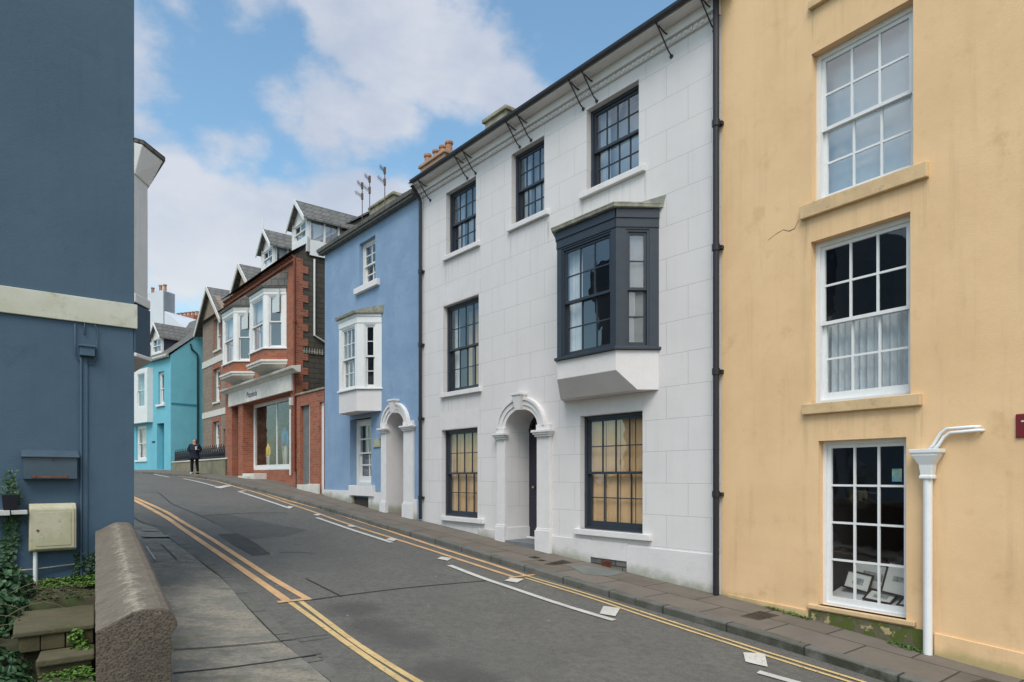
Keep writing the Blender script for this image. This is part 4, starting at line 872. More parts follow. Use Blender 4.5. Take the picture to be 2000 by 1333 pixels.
# roof, dentils, dormers
s_ = MB(); gable_roof(s_, -.05, xK+.06, -.22, 9.2, eK+.02, 3.4, over=.05, infill=False); s_.build('roof', 'slate', H)
s_ = MB(); x = .05; s_.box(0, xK, -.08, 0, eK-.22, eK-.14)
while x < xK-.1: s_.prism([(-.0, eK-.14), (-.14, eK-.03), (0, eK-.03)], 'x', x, x+.09); x += .19
s_.build('dentil_course', 'red_brick', H)
def dormer(H, fr, x0, x1, y0, dep, zb, ze, za, glazed=True, fm='white_paint', cheek='white_paint', finial=False, roofm='slate', cols=2):
    f, g_ = MB(), MB(); sash(f, g_, x0+.06, x1-.06, zb+.08, ze-.04, cols, 1, 1, .09, .04, y0); f.box(x0, x0+.07, y0-.02, y0+.1, zb-.4, ze); f.box(x1-.07, x1, y0-.02, y0+.1, zb-.4, ze); f.box(x0, x1, y0+.0, y0+.1, zb-.4, zb+.08)
    xm = (x0+x1)/2; f.prism([(x0, ze-.05), (x1, ze-.05), (xm, za-.08)], 'y', y0+.02, y0+.1)
    wo = f.build('dormer_window', fm, H); g_.build('pane', 'glass_sky', wo)
    r_ = MB(); room(r_, x0+.1, x1-.1, y0+.25, y0+dep-.3, zb-.1, ze-.05); r_.build('room', 'blind', wo)
    o_ = .12; s_ = MB(); th = .06
    for sg_, xe_ in ((-1, x0-o_), (1, x1+o_)):
        zz = ze-(za-ze)*o_/(xm-x0)
        s_.loft([[(xe_, y, zz), (xm, y, za), (xm, y, za-th), (xe_, y, zz-th)] for y in (y0-.16, y0+dep)])
    s_.build('dormer_roof', roofm, wo); s_ = MB()
    for sg_, xe_ in ((-1, x0-o_), (1, x1+o_)):
        zz = ze-(za-ze)*o_/(xm-x0); s_.loft([[(xe_, y, zz-.14), (xm, y, za-.14), (xm, y, za+.015), (xe_, y, zz+.015)] for y in (y0-.20, y0-.165)])
    s_.build('bargeboard', fm, wo)
    if finial: s_ = MB(); s_.tube([(xm, y0-.18, za), (xm, y0-.18, za+.45)], .03, 6, r2=.008); s_.build('finial', fm, wo)
    for xs in (x0, x1):
        s_ = MB(); i = .03 if xs == x0 else -.03
        if glazed:
            n = 6; s_.box(xs, xs+i*2, y0+.1, y0+dep, zb-.5, zb+.02); s_.box(xs, xs+i*2, y0+.1, y0+dep, ze-.12, ze)
            for k in range(n+1): y = y0+.1+(dep-.15)*k/n; s_.box(xs, xs+i*2, y-.03, y+.03, zb, ze)
            c_ = s_.build('cheek', cheek, wo); p_ = MB(); p_.quad((xs+i, y0+.1, zb), (xs+i, y0+dep, zb), (xs+i, y0+dep, ze), (xs+i, y0+.1, ze)); p_.build('cheek_pane', 'glass_sky', wo)
        else: s_.box(xs, xs+i*2, y0+.1, y0+dep, zb-.5, ze); s_.build('cheek', cheek, wo)
yd = .35
zbD = fk.Z(585, 478, -yd); dormer(H, fk, fk.X(571, -yd), fk.X(600, -yd), yd, 3.2, zbD, fk.Z(594, 424, -yd), fk.Z(582, 396, -yd))
dormer(H, fk, fk.X(511, -yd), fk.X(534, -yd), yd, 2.8, fk.Z(520, 528, -yd), fk.Z(533, 474, -yd), fk.Z(519, 452, -yd), finial=True)
# pipes on the brick corner and the dark side wall
downpipe(H, fk.X(575, .06), .1, eK-.1, 'timber_red', -.06, .035, (1, 3, 5))
s_ = MB(); s_.tube([(fk.X(567, .08), -.08, .0), (fk.X(567, .08), -.08, fk.Z(567, 800, .08))], .03, 8); s_.build('pipe', 'white_paint', H)
s_ = MB(); s_.box(fk.X(565.5, .1), fk.X(569, .1), -.12, 0, fk.Z(567, 792, .1), fk.Z(567, 777, .1)); s_.build('alarm_box', 'cream_stone', H)
s_ = MB(); yy = .62; zt_ = eK-.05; s_.tube([(xK+.05, yy, zt_), (xK+.05, yy, fk.Z(606, 645)+.1), (xK+.05, yy+.75, fk.Z(606, 645)-.25)], .035, 8); s_.build('overflow_pipe', 'white_paint', H)
s_ = MB(); 
for k in range(8): s_.prism([(.25+k*.09, fk.Z(606, 677)), (.30+k*.09, fk.Z(606, 677)), (.275+k*.09, fk.Z(606, 677)+.2)], 'x', xK+.02, xK+.05)
s_.box(xK+.0, xK+.03, .2, .95, fk.Z(606, 677)+.06, fk.Z(606, 677)+.09); s_.build('wall_spikes', 'lead', H)
# mannequins in the shop window
def skin_body(name, verts, edges, radii, material, parent=None, sub=1):
    me = bpy.data.meshes.new(name); me.from_pydata(verts, edges, []); o = bpy.data.objects.new(name, me); C.objects.link(o)
    o.modifiers.new('skin', 'SKIN'); 
    if not me.skin_vertices: me.skin_vertices.new() if hasattr(me.skin_vertices, 'new') else None
    for i, r in enumerate(radii):
        sv = me.skin_vertices[0].data[i]; sv.radius = (r, r) if not isinstance(r, tuple) else r; sv.use_root = (i == 0)
    if sub: m = o.modifiers.new('sub', 'SUBSURF'); m.levels = m.render_levels = sub
    me.materials.append(M_(material)); o.parent = parent; return o
def addskin(me):
    bm = bmesh.new(); bm.from_mesh(me); bm.verts.layers.skin.verify(); bm.to_mesh(me); bm.free()
_old = skin_body
def skin_body(name, verts, edges, radii, material, parent=None, sub=1):
    me = bpy.data.meshes.new(name); me.from_pydata(verts, edges, []); addskin(me)
    for i, r in enumerate(radii):
        sv = me.skin_vertices[0].data[i]; sv.radius = (r, r) if not isinstance(r, tuple) else r; sv.use_root = (i == 0)
    o = bpy.data.objects.new(name, me); C.objects.link(o); o.modifiers.new('skin', 'SKIN')
    m = o.modifiers.new('sub', 'SUBSURF'); m.levels = m.render_levels = sub
    me.materials.append(M_(material)); o.parent = parent; return o
mat('yellow_coat', (.75, .50, .02), .8, .2, 6); mat('blue_top', (.03, .20, .42), .8, .2, 6); mat('red_top', (.30, .04, .04), .8, .2, 6); mat('pale_cloth', (.5, .5, .46), .8, .2, 6); mat('dark_trousers', (.10, .12, .11), .9, .2, 6)
def mannequin(px, h, top, leg, label, y=.78, ph=None):
    x = fk.X(px, -y); fr = Fr(fk.world(x, y), fk.d, fk.z0+zsill-.05+(ph or 0)); t = empty('mannequin', fr, label, 'mannequin', 'mannequins in the shop window'); k = h/1.75
    V = [(0, 0, .95), (0, 0, 1.15), (0, 0, 1.38), (0, 0, 1.52), (0, 0, 1.66), (-.2, 0, 1.4), (-.27, .02, 1.12), (-.25, -.03, .88), (.2, 0, 1.4), (.27, .02, 1.12), (.25, -.03, .88)]
    skin_body('torso', [tuple(c*k for c in v) for v in V], [(0, 1), (1, 2), (2, 3), (3, 4), (2, 5), (5, 6), (6, 7), (2, 8), (8, 9), (9, 10)], [r*k for r in (.15, .14, .15, .06, .09, .07, .055, .045, .07, .055, .045)], top, t)
    V = [(0, 0, .95), (-.1, 0, .85), (-.11, 0, .45), (-.11, 0, .03), (.1, 0, .85), (.11, 0, .45), (.11, 0, .03)]
    skin_body('legs', [tuple(c*k for c in v) for v in V], [(0, 1), (1, 2), (2, 3), (0, 4), (4, 5), (5, 6)], [r*k for r in (.13, .09, .065, .04, .09, .065, .04)], leg, t)
mannequin(524, 1.15, 'yellow_coat', 'pale_cloth', 'yellow jacket on a small mannequin in the shop window')
mannequin(557, 1.7, 'blue_top', 'pale_cloth', 'blue top on a tall mannequin at the right of the shop window', ph=.05)
mannequin(547, 1.6, 'red_top', 'dark_trousers', 'dark red top on a mannequin behind the blue one', y=1.7)
mannequin(510, 1.3, 'pale_cloth', 'pale_cloth', 'pale clothes on a mannequin at the left of the shop window', y=1.5)
# ---- walled passage between the brick and the blue house
fpz = FW.sub(579.5); fpz.z0 = house_z(fpz); T_ = empty('passage_wall', fpz, 'low brick wall with two side doors between brick and blue houses', 'wall')
xe_ = fpz.X(634.5)-.03; zt0 = fpz.Z(610, 766); zl0 = fpz.Z(610, 789)
o1 = (fpz.X(586), fpz.X(605), -1.2, zl0, .14, None); o2 = (fpz.X(624), fpz.X(634.5)-.06, -1.2, zl0, .12, None)
s_ = MB(); wall_front(s_, .0, xe_, -1.3, zt0, [o1, o2]); s_.quad((0, 0, zt0), (xe_, 0, zt0), (xe_, .4, zt0), (0, .4, zt0)); s_.quad((0, .4, -1), (xe_, .4, -1), (xe_, .4, zt0), (0, .4, zt0)); s_.build('wall', 'red_brick', T_)
s_ = MB(); s_.box(-.03, xe_, -.04, .44, zt0+.003, zt0+.06); s_.build('coping', 'stack_render', T_)
mat('grey_door', (.16, .16, .155), .6, .2, 4)
s_ = MB(); s_.box(o1[0], o1[1]-.12, .10, .14, -.6, zl0); dd = s_.build('door', 'grey_door', T_); s_ = MB(); s_.box(o1[1]-.12, o1[1]-.02, .04, .14, -.6, zl0); s_.build('door_post', 'white_paint', T_)
s_ = MB(); s_.box(o2[0], o2[1], .07, .11, -.8, zl0); s_.build('door', 'white_paint', T_); 
s_ = MB(); s_.box(o1[0]-.03, o1[1], -.10, .3, -1, fpz.Z(596, 947)); s_.build('step', 'cream_stone', T_, bevel=.01)
s_ = MB(); s_.box(o1[1]-.02, o2[0]+.04, -.08, .0, -1, fpz.Z(615, 946, .08)); s_.build('pier_base', 'cream_stone', T_, bevel=.01)

# ================================================================== STONE HOUSE WITH GABLES
fs = FW.sub(396, w=-1.4); fs.z0 = g(sn(fs.o)[0])
H = empty('stone_house', fs, 'brown stone house with white gables behind the iron railings', 'house')
def opS(l, r, t, b): return (fs.X(l), fs.X(r), fs.Z((l+r)/2, b), fs.Z((l+r)/2, t), .18, None)
so_ = [opS(418.5, 431.5, 622, 683), opS(417, 430, 720, 785), opS(416.5, 429, 824, 878), opS(436.5, 446, 838, 912)]
xS = fs.X(498); eS = fs.Z(436, 606)
s_ = MB(); wall_front(s_, 0, xS, -1, eS, so_); wall_box(s_, 0, xS, 8, -1, eS); s_.build('wall', 'stone_rubble', H)
for o in so_[:3]:
    wo = window(H, *o[:4], .16, 1, 1, 1, 'white_paint', 'glass', casing=.09, sill=(.06, o[2]-.1, o[2], .06), sillmat='cream_stone')
    s_ = MB(); s_.box(o[0]-.16, o[0]-.002, -.02, .1, o[2], o[3]); s_.box(o[1]+.002, o[1]+.16, -.02, .1, o[2], o[3]); s_.box(o[0]-.16, o[1]+.16, -.02, .1, o[3]+.002, o[3]+.22); s_.build('surround', 'red_brick', wo)
o = so_[3]; s_ = MB(); s_.box(o[0], o[1], .14, .18, o[2], o[3]); s_.build('door', 'timber_red', H)
for (a, b) in (((430, 693), (430, 706)), ((430, 799), (430, 811))):
    s_ = MB(); s_.box(-.02, xS, -.03, 0, fs.Z(*b), fs.Z(*a)); s_.build('string_course', 'cream_stone', H)
def gab(l, r, ap, foot, d=5.5):
    x0, x1 = fs.X(l), fs.X(r); xm = (x0+x1)/2; za = fs.Z(*ap); ze = fs.Z(*foot)
    s_ = MB(); s_.prism([(x0+.15, eS), (x1-.15, eS), (xm, eS+(za-eS)*.93)], 'y', -.02, .25); gb_ = s_.build('gable', 'stone_rubble', H)
    s_ = MB(); t_ = MB()
    for xe_ in (x0-.1, x1+.1):
        zf_ = ze; s_.loft([[(xe_, y, zf_), (xm, y, za), (xm, y, za-.07), (xe_, y, zf_-.07)] for y in (-.22, d)]); t_.loft([[(xe_, y, zf_-.2), (xm, y, za-.2), (xm, y, za+.02), (xe_, y, zf_+.02)] for y in (-.27, -.22)])
    s_.build('gable_roof', 'slate', gb_); t_.build('bargeboard', 'cream_stone', gb_)
    s_ = MB(); s_.tube([(xm-.3, -.1, za), (xm+.1, 5, za)], .001, 4)
gab(389, 438, (417, 558), (389, 655)); gab(461, 491, (476, 517), (461, 573))
s_ = MB(); gable_roof(s_, -.0, xS, -.1, 8, eS, 2.2, over=.1); s_.build('roof', 'slate', H)
# forecourt wall and railings on the street line
fg = FW.sub(336.5); fg.z0 = g(sn(fg.o)[0]); xg = fg.X(444)
mat('mossy_render', (.24, .21, .15), .95, .3, 2, col2=(.17, .16, .10), bump=.4, bscale=25, stain=(.12, .15, .03), stamt=.7)
T_ = empty('forecourt_wall', fg, 'low mossy rendered wall carrying iron railings behind the walker', 'wall')
s_ = MB(); zA, zB = fg.Z(340, 904), fg.Z(443, 897); s_.loft([[(x, 0, -1.2), (x, .25, -1.2), (x, .25, z), (x, 0, z)] for x, z in ((0, zA), (xg, zB))]); s_.build('wall', 'mossy_render', T_)
s_ = MB(); s_.loft([[(x, -.03, z+.003), (x, .28, z+.003), (x, .28, z+.06), (x, -.03, z+.06)] for x, z in ((0, zA), (xg, zB))]); s_.build('coping', 'cream_stone', T_)
fr_ = Fr(fg.o, fg.d, fg.z0); T_ = empty('iron_railing', fr_, 'black iron railings with curled heads on the mossy wall', 'railing')
s_ = MB(); n = int(xg/.17)
for k in range(n):
    x = .06+k*.17; z = zA+(zB-zA)*x/xg+.06; h = .62 if k % 2 else .50; s_.tube([(x, .12, z), (x+.05, .12, z+h*.4), (x-.02, .12, z+h*.75), (x+.02, .12, z+h)], .030, 5, r2=.015)
for q in (.06, .40): s_.loft([[(x, .10, z+q), (x, .14, z+q), (x, .14, z+q+.035), (x, .10, z+q+.035)] for x, z in ((0, zA+.06), (xg, zB+.06))])
s_.build('rails', 'black_iron', T_)

# ================================================================== TURQUOISE HOUSE
YC = fg.o.y+.1; Cn = Vector(((333.5-1000)/F*YC, YC)); dT = Vector((1520, -1300)).normalized(); ft = Fr(Cn-dT*8, dT); ft.z0 = g(sn(ft.o)[0])
mat('turq_render', (.16, .45, .54), .85, .08, 1.5, bump=.25, bscale=40, stain=(.10, .36, .44), stamt=.3)
mat('turq_dark', (.035, .24, .33), .7, .1, 2)
H = empty('turquoise_house', ft, 'turquoise rendered house with white bay and slate roof at the top of the street', 'house')
def opT(l, r, t, b, d=.15): return (ft.X(l), ft.X(r), ft.Z((l+r)/2, b), ft.Z((l+r)/2, t), d, None)
t1 = opT(309, 320.5, 726, 790); t2 = opT(306.5, 320.5, 827, 918, .35); t3 = opT(266, 286, 832, 899)
eT = ft.Z(330, 694)
s_ = MB(); wall_front(s_, 0, 8, -1, eT, [t1, t2, t3]); rT = 8.5; pT = math.tan(R(41))*3.8
s_.quad((8, 0, -1), (8, 7.6, -1), (8, 7.6, eT), (8, 3.8, eT+pT), (8, 0, eT)); s_.quad((0, 0, -1), (0, 7.6, -1), (0, 7.6, eT), (0, 3.8, eT+pT), (0, 0, eT)); s_.quad((0, 7.6, -1), (8, 7.6, -1), (8, 7.6, eT), (0, 7.6, eT)); s_.build('wall', 'turq_render', H)
window(H, *t1[:4], .13, 1, 1, 1, 'white_paint', 'glass', casing=.10, sill=(.15, t1[2]-.12, t1[2], .1), sillmat='white_paint')
window(H, *t3[:4], .10, 2, 1, 1, 'white_paint', 'glass', casing=.12, sill=(.1, t3[2]-.1, t3[2], .06), sillmat='white_paint', inner='blind')
s_ = MB(); s_.box(t2[0], t2[1], .3, .34, t2[2], t2[3]); s_.build('door', 'turq_dark', H)
s_ = MB(); s_.box(ft.X(297.5), ft.X(303), -.02, 0, ft.Z(300, 865), ft.Z(300, 862)); s_.build('name_plate', 'black_iron', H)
xa, xb = ft.X(240, .3), ft.X(287.5, .3); f, g_ = MB(), MB(); z0_, z1_ = ft.Z(275, 797, .3), ft.Z(275, 728, .3)
f.box(xa, xb, -.3, 0, ft.Z(275, 826, .3), z0_); f.box(xa, xb, -.3, 0, z1_, ft.Z(275, 721, .3)); f.box(xa, ft.X(268.5, .3)-.1, -.3, 0, z0_, z1_); f.box(ft.X(283, .3), xb, -.3, 0, z0_, z1_); sash(f, g_, ft.X(268.5, .3)-.1, ft.X(283, .3), z0_, z1_, 1, 1, 1, .06, .03, -.3); wo = f.build('bay_window', 'white_paint', H); g_.build('pane', 'glass', wo)
s_ = MB(); gable_roof(s_, -.1, 8.05, -.15, 7.8, eT+.02, pT+.05, over=.12, infill=False); s_.build('roof', 'slate', H)
s_ = MB(); s_.box(-.1, 8.0, -.25, -.1, eT-.12, eT+.02); s_.build('gutter', 'cream_stone', H)
dormer(H, ft, ft.X(296, -.25), ft.X(316, -.25), .25, 3.0, ft.Z(306, 694, -.25), ft.Z(316, 655, -.25), ft.Z(303, 632, -.25), glazed=False, cheek='dark_cheek' if 'dark_cheek' in MATS else mat('dark_cheek', (.035, .035, .055), .7).name)
s_ = MB(); xx = 8.07; s_.tube([(xx, 1.0, eT+.72), (xx, 1.05, eT+.45), (xx, 1.38, eT+.2), (xx, 1.38, -.2)], .045, 8); s_.build('downpipe', 'black_iron', H)
s_ = MB(); s_.box(8.0, 8.03, .02, 1.36, ft.Z(360, 785)-.0, ft.Z(360, 783)+.03); s_.build('wall_ledge', 'turq_dark', H)
# ---- roofs beyond it
mat('far_white', (.58, .60, .64), .85, .05, 1)
def far_fr(px, Y): return Fr(Vector(((px-1000)/F*Y, Y)), (1, -.35), EYE-1.0)
ff = far_fr(270, 42); H = empty('white_gabled_house', ff, 'white gable end with tall chimney rising behind the turquoise roof', 'house')
s_ = MB(); zt_ = ff.Z(300, 572); zr = ff.Z(358, 640); x1_, x2_ = ff.X(322), ff.X(360)
s_.prism([(0, -3), (x2_, -3), (x2_, zr), (x1_, ff.Z(322, 608)), (ff.X(318), ff.Z(322, 606)), (0, ff.Z(318, 606))], 'y', 0, 6); s_.build('wall', 'far_white', H)
s_ = MB(); s_.box(ff.X(284), ff.X(321), -.02, .8, ff.Z(300, 640), zt_); s_.box(ff.X(304), ff.X(321), -.10, .82, ff.Z(300, 640), zt_+.05); ch = s_.build('chimney', 'far_white', H)
for px in (290.5, 306, 314.5): s_ = MB(); pot(s_, ff.X(px), .3, zt_, .42 if px < 300 else .52, .11); s_.build('chimney_pot', 'terracotta', ch)
ff = far_fr(330, 46); H = empty('brick_chimney_house', ff, 'distant slate roof with long red brick chimney stack and many pots', 'house')
s_ = MB(); zt_ = ff.Z(360, 617); s_.box(ff.X(334), ff.X(378), 0, .9, -2, zt_); s_.box(ff.X(332), ff.X(380), -.08, .98, zt_-.35, zt_-.1); ch = s_.build('chimney', 'red_brick', H)
for k in range(6): s_ = MB(); pot(s_, ff.X(338+k*7.4), .45, zt_, .35, .12); s_.build('chimney_pot', 'terracotta', ch)
s_ = MB(); gable_roof(s_, -4, 8, .5, 9, ff.Z(385, 700), 2.6); s_.build('roof', 'slate', H); s_ = MB(); s_.box(-4, 8, .6, 8.9, -3, ff.Z(385, 700)); s_.build('wall', 'cream_stone', H)

# ================================================================== DARK BLUE HOUSE ON THE LEFT
def peelfoot(t, ob, c, h):
    return c, h
mat('slate_blue_render', (.056, .098, .147), .75, .10, .8, col2=(.066, .111, .158), bump=.25, bscale=60, streak=.30, stain=(.044, .078, .118), stamt=.6, relief=.8)
mat('band_white', (.56, .56, .50), .8, .15, 1.3, col2=(.47, .46, .36), bump=.2, stain=(.34, .33, .20), stamt=.7)
YL = 7.6; Lc = Vector(((262-1000)/F*YL, YL)); dL = Vector((1590, 1300)).normalized(); WL = 5.5
fl = Fr(Lc-dL*WL, dL, .5)
H = empty('dark_blue_house', fl, 'tall slate blue rendered house with white band filling the left edge', 'house')
zT = 7.45; s_ = MB(); s_.quad((0, 0, -1.5), (WL, 0, -1.5), (WL, 0, zT), (0, 0, zT)); wall_box(s_, 0, WL, 5, -1.5, zT); s_.quad((0, 0, zT), (WL, 0, zT), (WL, 5, zT), (0, 5, zT)); s_.build('wall', 'slate_blue_render', H)
zb0, zb1 = fl.Z(262, 643), fl.Z(262, 596); s_ = MB(); s_.box(0, WL+.03, -.03, 0, zb0, zb1); s_.build('band', 'band_white', H, bevel=.006)
# oriel round the corner
def orl(name, off, z0_, z1_, m, off2=None, bev=.01):
    s2 = MB(); rings = []
    for o_, z_ in ((off, z0_), (off2 if off2 is not None else off, z1_)):
        rings.append([(WL-.02, .0, z_), (WL+.0+o_*.5, .0, z_), (WL+.187+o_, .26+o_*.2, z_), (WL+.187+o_, 2.4, z_), (WL, 2.7+o_, z_)])
    s2.loft(rings); return s2.build(name, m, H, bevel=bev)
zq = lambda y, px=262: fl.Z(px, y)
zo1, zo2, zo3, zo4 = zq(688), zq(590), zq(340), zq(268)
orl('oriel_panel', .03, zo1, zo2-.02, 'slate_blue_render'); orl('oriel_sill', .05, zo1-.05, zo1-.003, 'white_paint')
b_ = orl('oriel_window', 0, zo2, zo3, 'white_paint'); orl('oriel_pilaster', .03, zo2, zo2+.1, 'white_paint')
orl('oriel_cornice', .02, zo3+.003, zo4-.06, 'white_paint', .17); orl('oriel_roof', .20, zo4-.055, zo4, 'slate', .20)
s2 = MB(); s2.loft([[(WL+.187-.05, .26+.06, z_), (WL+.187+.012, .26+.06, z_), (WL+.187+.012, 2.3, z_), (WL+.187-.05, 2.3, z_)] for z_ in (zo2+.25, zo3-.2)]); s2.build('pane', 'glass', b_)
s2 = MB(); s2.loft([[(WL+.03, .07, z_), (WL+.145, .235, z_), (WL+.16, .225, z_), (WL+.045, .06, z_)] for z_ in (zo2+.3, zo3-.15)]); s2.build('panel_moulding', 'white_paint', b_)
# small fittings on the side wall
xcd = fl.X(158); s_ = MB(); s_.tube([(xcd, -.025, -.4), (xcd, -.025, fl.Z(160, 700))], .012, 8); s_.build('conduit', 'slate_blue_render', H)
xcd = fl.X(166); s_ = MB(); s_.box(xcd-.022, xcd+.022, -.018, 0, fl.Z(166, 1090), fl.Z(166, 698)); s_.build('conduit', 'slate_blue_render', H)
s_ = MB(); s_.box(fl.X(155), fl.X(184), -.07, 0, fl.Z(170, 697), fl.Z(170, 677)); s_.box(fl.X(153), fl.X(186), -.085, 0, fl.Z(170, 680), fl.Z(170, 676)); s_.build('junction_box', 'slate_blue_render', H, bevel=.006)
for pts in ([(163, 697), (158, 706), (149, 700), (146, 685), (146, 633)], [(172, 697), (176, 709), (186, 703), (189, 680), (190, 645), (184, 634)], [(165, 656), (165, 620)], [(168, 698), (169, 710), (181, 712), (186, 700)], [(163, 700), (157, 720), (157, 745)]):
    s_ = MB(); s_.tube([(fl.X(a), -.02, fl.Z(a, b)) for a, b in pts], .006, 6); s_.build('cable', 'slate_blue_render', H, smooth=True)
# post box
mat('post_blue', (.055, .085, .115), .45, .15, 6, spec=.5); mat('copper', (.20, .08, .05), .6, .4, 20)
x0, x1 = fl.X(46, .11), fl.X(151, .11); z0_, z1_ = fl.Z(100, 936, .12), fl.Z(100, 893, .12)
fo = Fr(fl.world(x0, 0), fl.d, fl.z0+z0_); T_ = empty('letterbox', fo, 'blue metal letterbox with sloping lid and rusty copper slot', 'letterbox'); w0 = x1-x0; h0 = z1_-z0_
s_ = MB(); s_.box(0, w0, -.11, 0, 0, h0); s_.build('body', 'post_blue', T_, bevel=.004)
s_ = MB(); s_.prism([(.0, h0+.075), (-.135, h0+.01), (-.135, h0-.005), (0, h0+.002)], 'x', -.02, w0+.02); s_.build('lid', 'post_blue', T_, bevel=.004)
s_ = MB(); s_.box(.07, w0-.09, -.118, -.112, .012, .03); s_.box(.07, .10, -.122, -.112, .012, .045); s_.box(w0-.12, w0-.09, -.122, -.112, .012, .045); s_.build('slot_trim', 'copper', T_)
s_ = MB(); s_.lathe((w0*.53, -.118), [(.0, h0-.035), (.008, h0-.035), (.008, h0-.01), (0, h0-.01)], 8); s_.build('lock', 'copper', T_)
# meter box
mat('meter_cream', (.47, .44, .33), .7, .15, 5, col2=(.40, .37, .24), stain=(.20, .20, .08), stamt=.85, bump=.1)
x0, x1 = fl.X(57, .12), fl.X(149, .12); z0_, z1_ = fl.Z(100, 1077, .12), fl.Z(100, 984, .12); w0, h0 = x1-x0, z1_-z0_
fo = Fr(fl.world(x0, 0), fl.d, fl.z0+z0_); T_ = empty('meter_box', fo, 'weathered cream plastic meter box on the blue wall', 'meter box')
s_ = MB(); s_.prism([(0, 0), (-.10, 0), (-.14, .02), (-.14, h0-.05), (-.10, h0), (0, h0)], 'x', 0, w0); s_.build('box', 'meter_cream', T_, bevel=.01)
s_ = MB(); s_.box(.045, w0-.02, -.148, -.141, .03, h0-.06); dd = s_.build('door', 'meter_cream', T_, bevel=.004)
s_ = MB(); s_.box(.07, w0-.05, -.152, -.1485, .06, h0-.09); s_.build('panel', 'meter_cream', dd, bevel=.003)
s_ = MB(); s_.lathe((0, 0), [(0, 0), (.012, 0), (.012, .008), (0, .008)], 8); k_ = s_.build('lock', 'rust', dd); k_.location = (.07, -.150, h0*.45); k_.rotation_euler = (R(90), 0, 0)
s_ = MB(); xp = fl.X(69, .07)-x0; s_.tube([(xp, -.07, 0.0), (xp, -.07, -.42)], .02, 10); s_.build('pipe', 'white_paint', T_)
s_ = MB(); s_.tube([(xp-.3, -.03, -.19), (xp+.0, -.05, -.185), (xp+.33, -.03, -.165), (xp+.35, -.03, -.165)], .009, 6); s_.build('thin_pipe', 'lead', T_)
# planter on its bracket
fo = Fr(fl.world(fl.X(14, .12), 0), fl.d, fl.z0+fl.Z(14, 997, .12)); mat('pot_black', (.012, .012, .018), .4, .1, 3); mat('bracket_white', (.5, .5, .48), .7, .1, 6)
T_ = empty('wall_bracket', fo, 'short white wall bracket holding the black planter', 'bracket'); s_ = MB(); s_.box(-.2, .02, -.2, 0, -.05, 0); s_.build('bracket_arm', 'bracket_white', T_, bevel=.004); s_ = MB(); s_.box(.03, .165, -.17, 0, -.045, -.003); s_.build('bracket_arm', 'bracket_white', T_, bevel=.004)
fo2 = Fr(fl.world(fl.X(20, .12), -.1), fl.d, fo.z0+.0); T_ = empty('planter', fo2, 'black square planter with trailing ivy on a white bracket', 'planter'); s_ = MB(); s_.loft([sq(0, 0, .058, .05, .003), sq(0, 0, .07, .06, .16)]); s_.build('pot', 'pot_black', T_, bevel=.004)

# ================================================================== LOW WALL, STEPS, PLANTS
def roughcast(t, ob, c, h):
    v = t.new('ShaderNodeTexVoronoi'); t.set(v, 'Vector', ob); t.set(v, 'Scale', 75.0)
    c = t.mix(t.math('MULTIPLY', t.ramp(v.outputs['Distance'], .1, .5), .6), c, (.16, .13, .10, 1)); c = t.mix(t.math('MULTIPLY', t.ramp(t.noise(ob, 40, 5, .8), .50, .62), .6), c, (.035, .027, .022, 1))
    n = t.noise(ob, 9, 6, .75); c = t.mix(t.ramp(n, .66, .70), c, (.36, .34, .30, 1))
    n = t.noise(ob, 1.7, 5, .6); c = t.mix(t.math('MULTIPLY', t.ramp(n, .45, .65), .5), c, (.045, .036, .030, 1))
    return c, t.math('ADD', h, v.outputs['Distance'])
mat('roughcast', (.070, .054, .043), .95, .2, 3, bump=.6, bscale=160, extra=roughcast)
def copefn(t, ob, c, h):
    sx = t.new('ShaderNodeSeparateXYZ'); t.set(sx, 0, ob); b_ = t.math('ABSOLUTE', t.math('SUBTRACT', sx.outputs[0], .185))
    b_ = t.math('ADD', b_, t.math('MULTIPLY', t.math('SUBTRACT', t.noise(ob, 16, 6, .75), .5), .35))
    c = t.mix(t.math('MULTIPLY', t.ramp(b_, .06, -.04), .85), c, (.42, .38, .30, 1))
    n = t.noise(ob, 30, 6, .75); c = t.mix(t.math('MULTIPLY', t.ramp(n, .58, .64), .6), c, (.30, .265, .21, 1)); n = t.noise(ob, 9, 9, .85); c = t.mix(t.math('MULTIPLY', t.ramp(n, .46, .60), .6), c, (.085, .067, .052, 1)); n = t.noise(ob, 13, 7, .8); c = t.mix(t.math('MULTIPLY', t.ramp(n, .57, .64), .45), c, (.30, .27, .21, 1))
    v = t.new('ShaderNodeTexVoronoi'); t.set(v, 'Vector', ob); t.set(v, 'Scale', 120.0); return t.mix(t.math('MULTIPLY', v.outputs['Distance'], .35), c, (.22, .19, .15, 1)), t.math('ADD', h, v.outputs['Distance'])
mat('coping_stone', (.155, .130, .104), .95, .2, 3, bump=.5, bscale=90, extra=copefn)
Yn, Yf = 3.4, 7.34; A0 = Vector(((186-1000)/F*Yn, Yn)); A1 = Vector(((186-1000)/F*Yf, Yf)); dWl = (A1-A0).normalized(); ww = .1095*Yn; LW = (A1-A0).length
flw = Fr(A0, (dWl.y, -dWl.x), 0); T_ = empty('low_wall', flw, 'low roughcast wall with rounded coping in the left foreground', 'wall')
zN, zF = EYE-300/F*Yn, EYE-106/F*Yf; random.seed(3)
prof = [(.0, -.012), (.05, .014), (.11, .047), (.163, .073), (.20, .082), (.25, .083), (.30, .080), (.335, .066), (.360, .036), (.373, .004), (.374, -.026), (.360, -.048), (.343, -.056), (.01, -.056)]
rings = []; n = 64
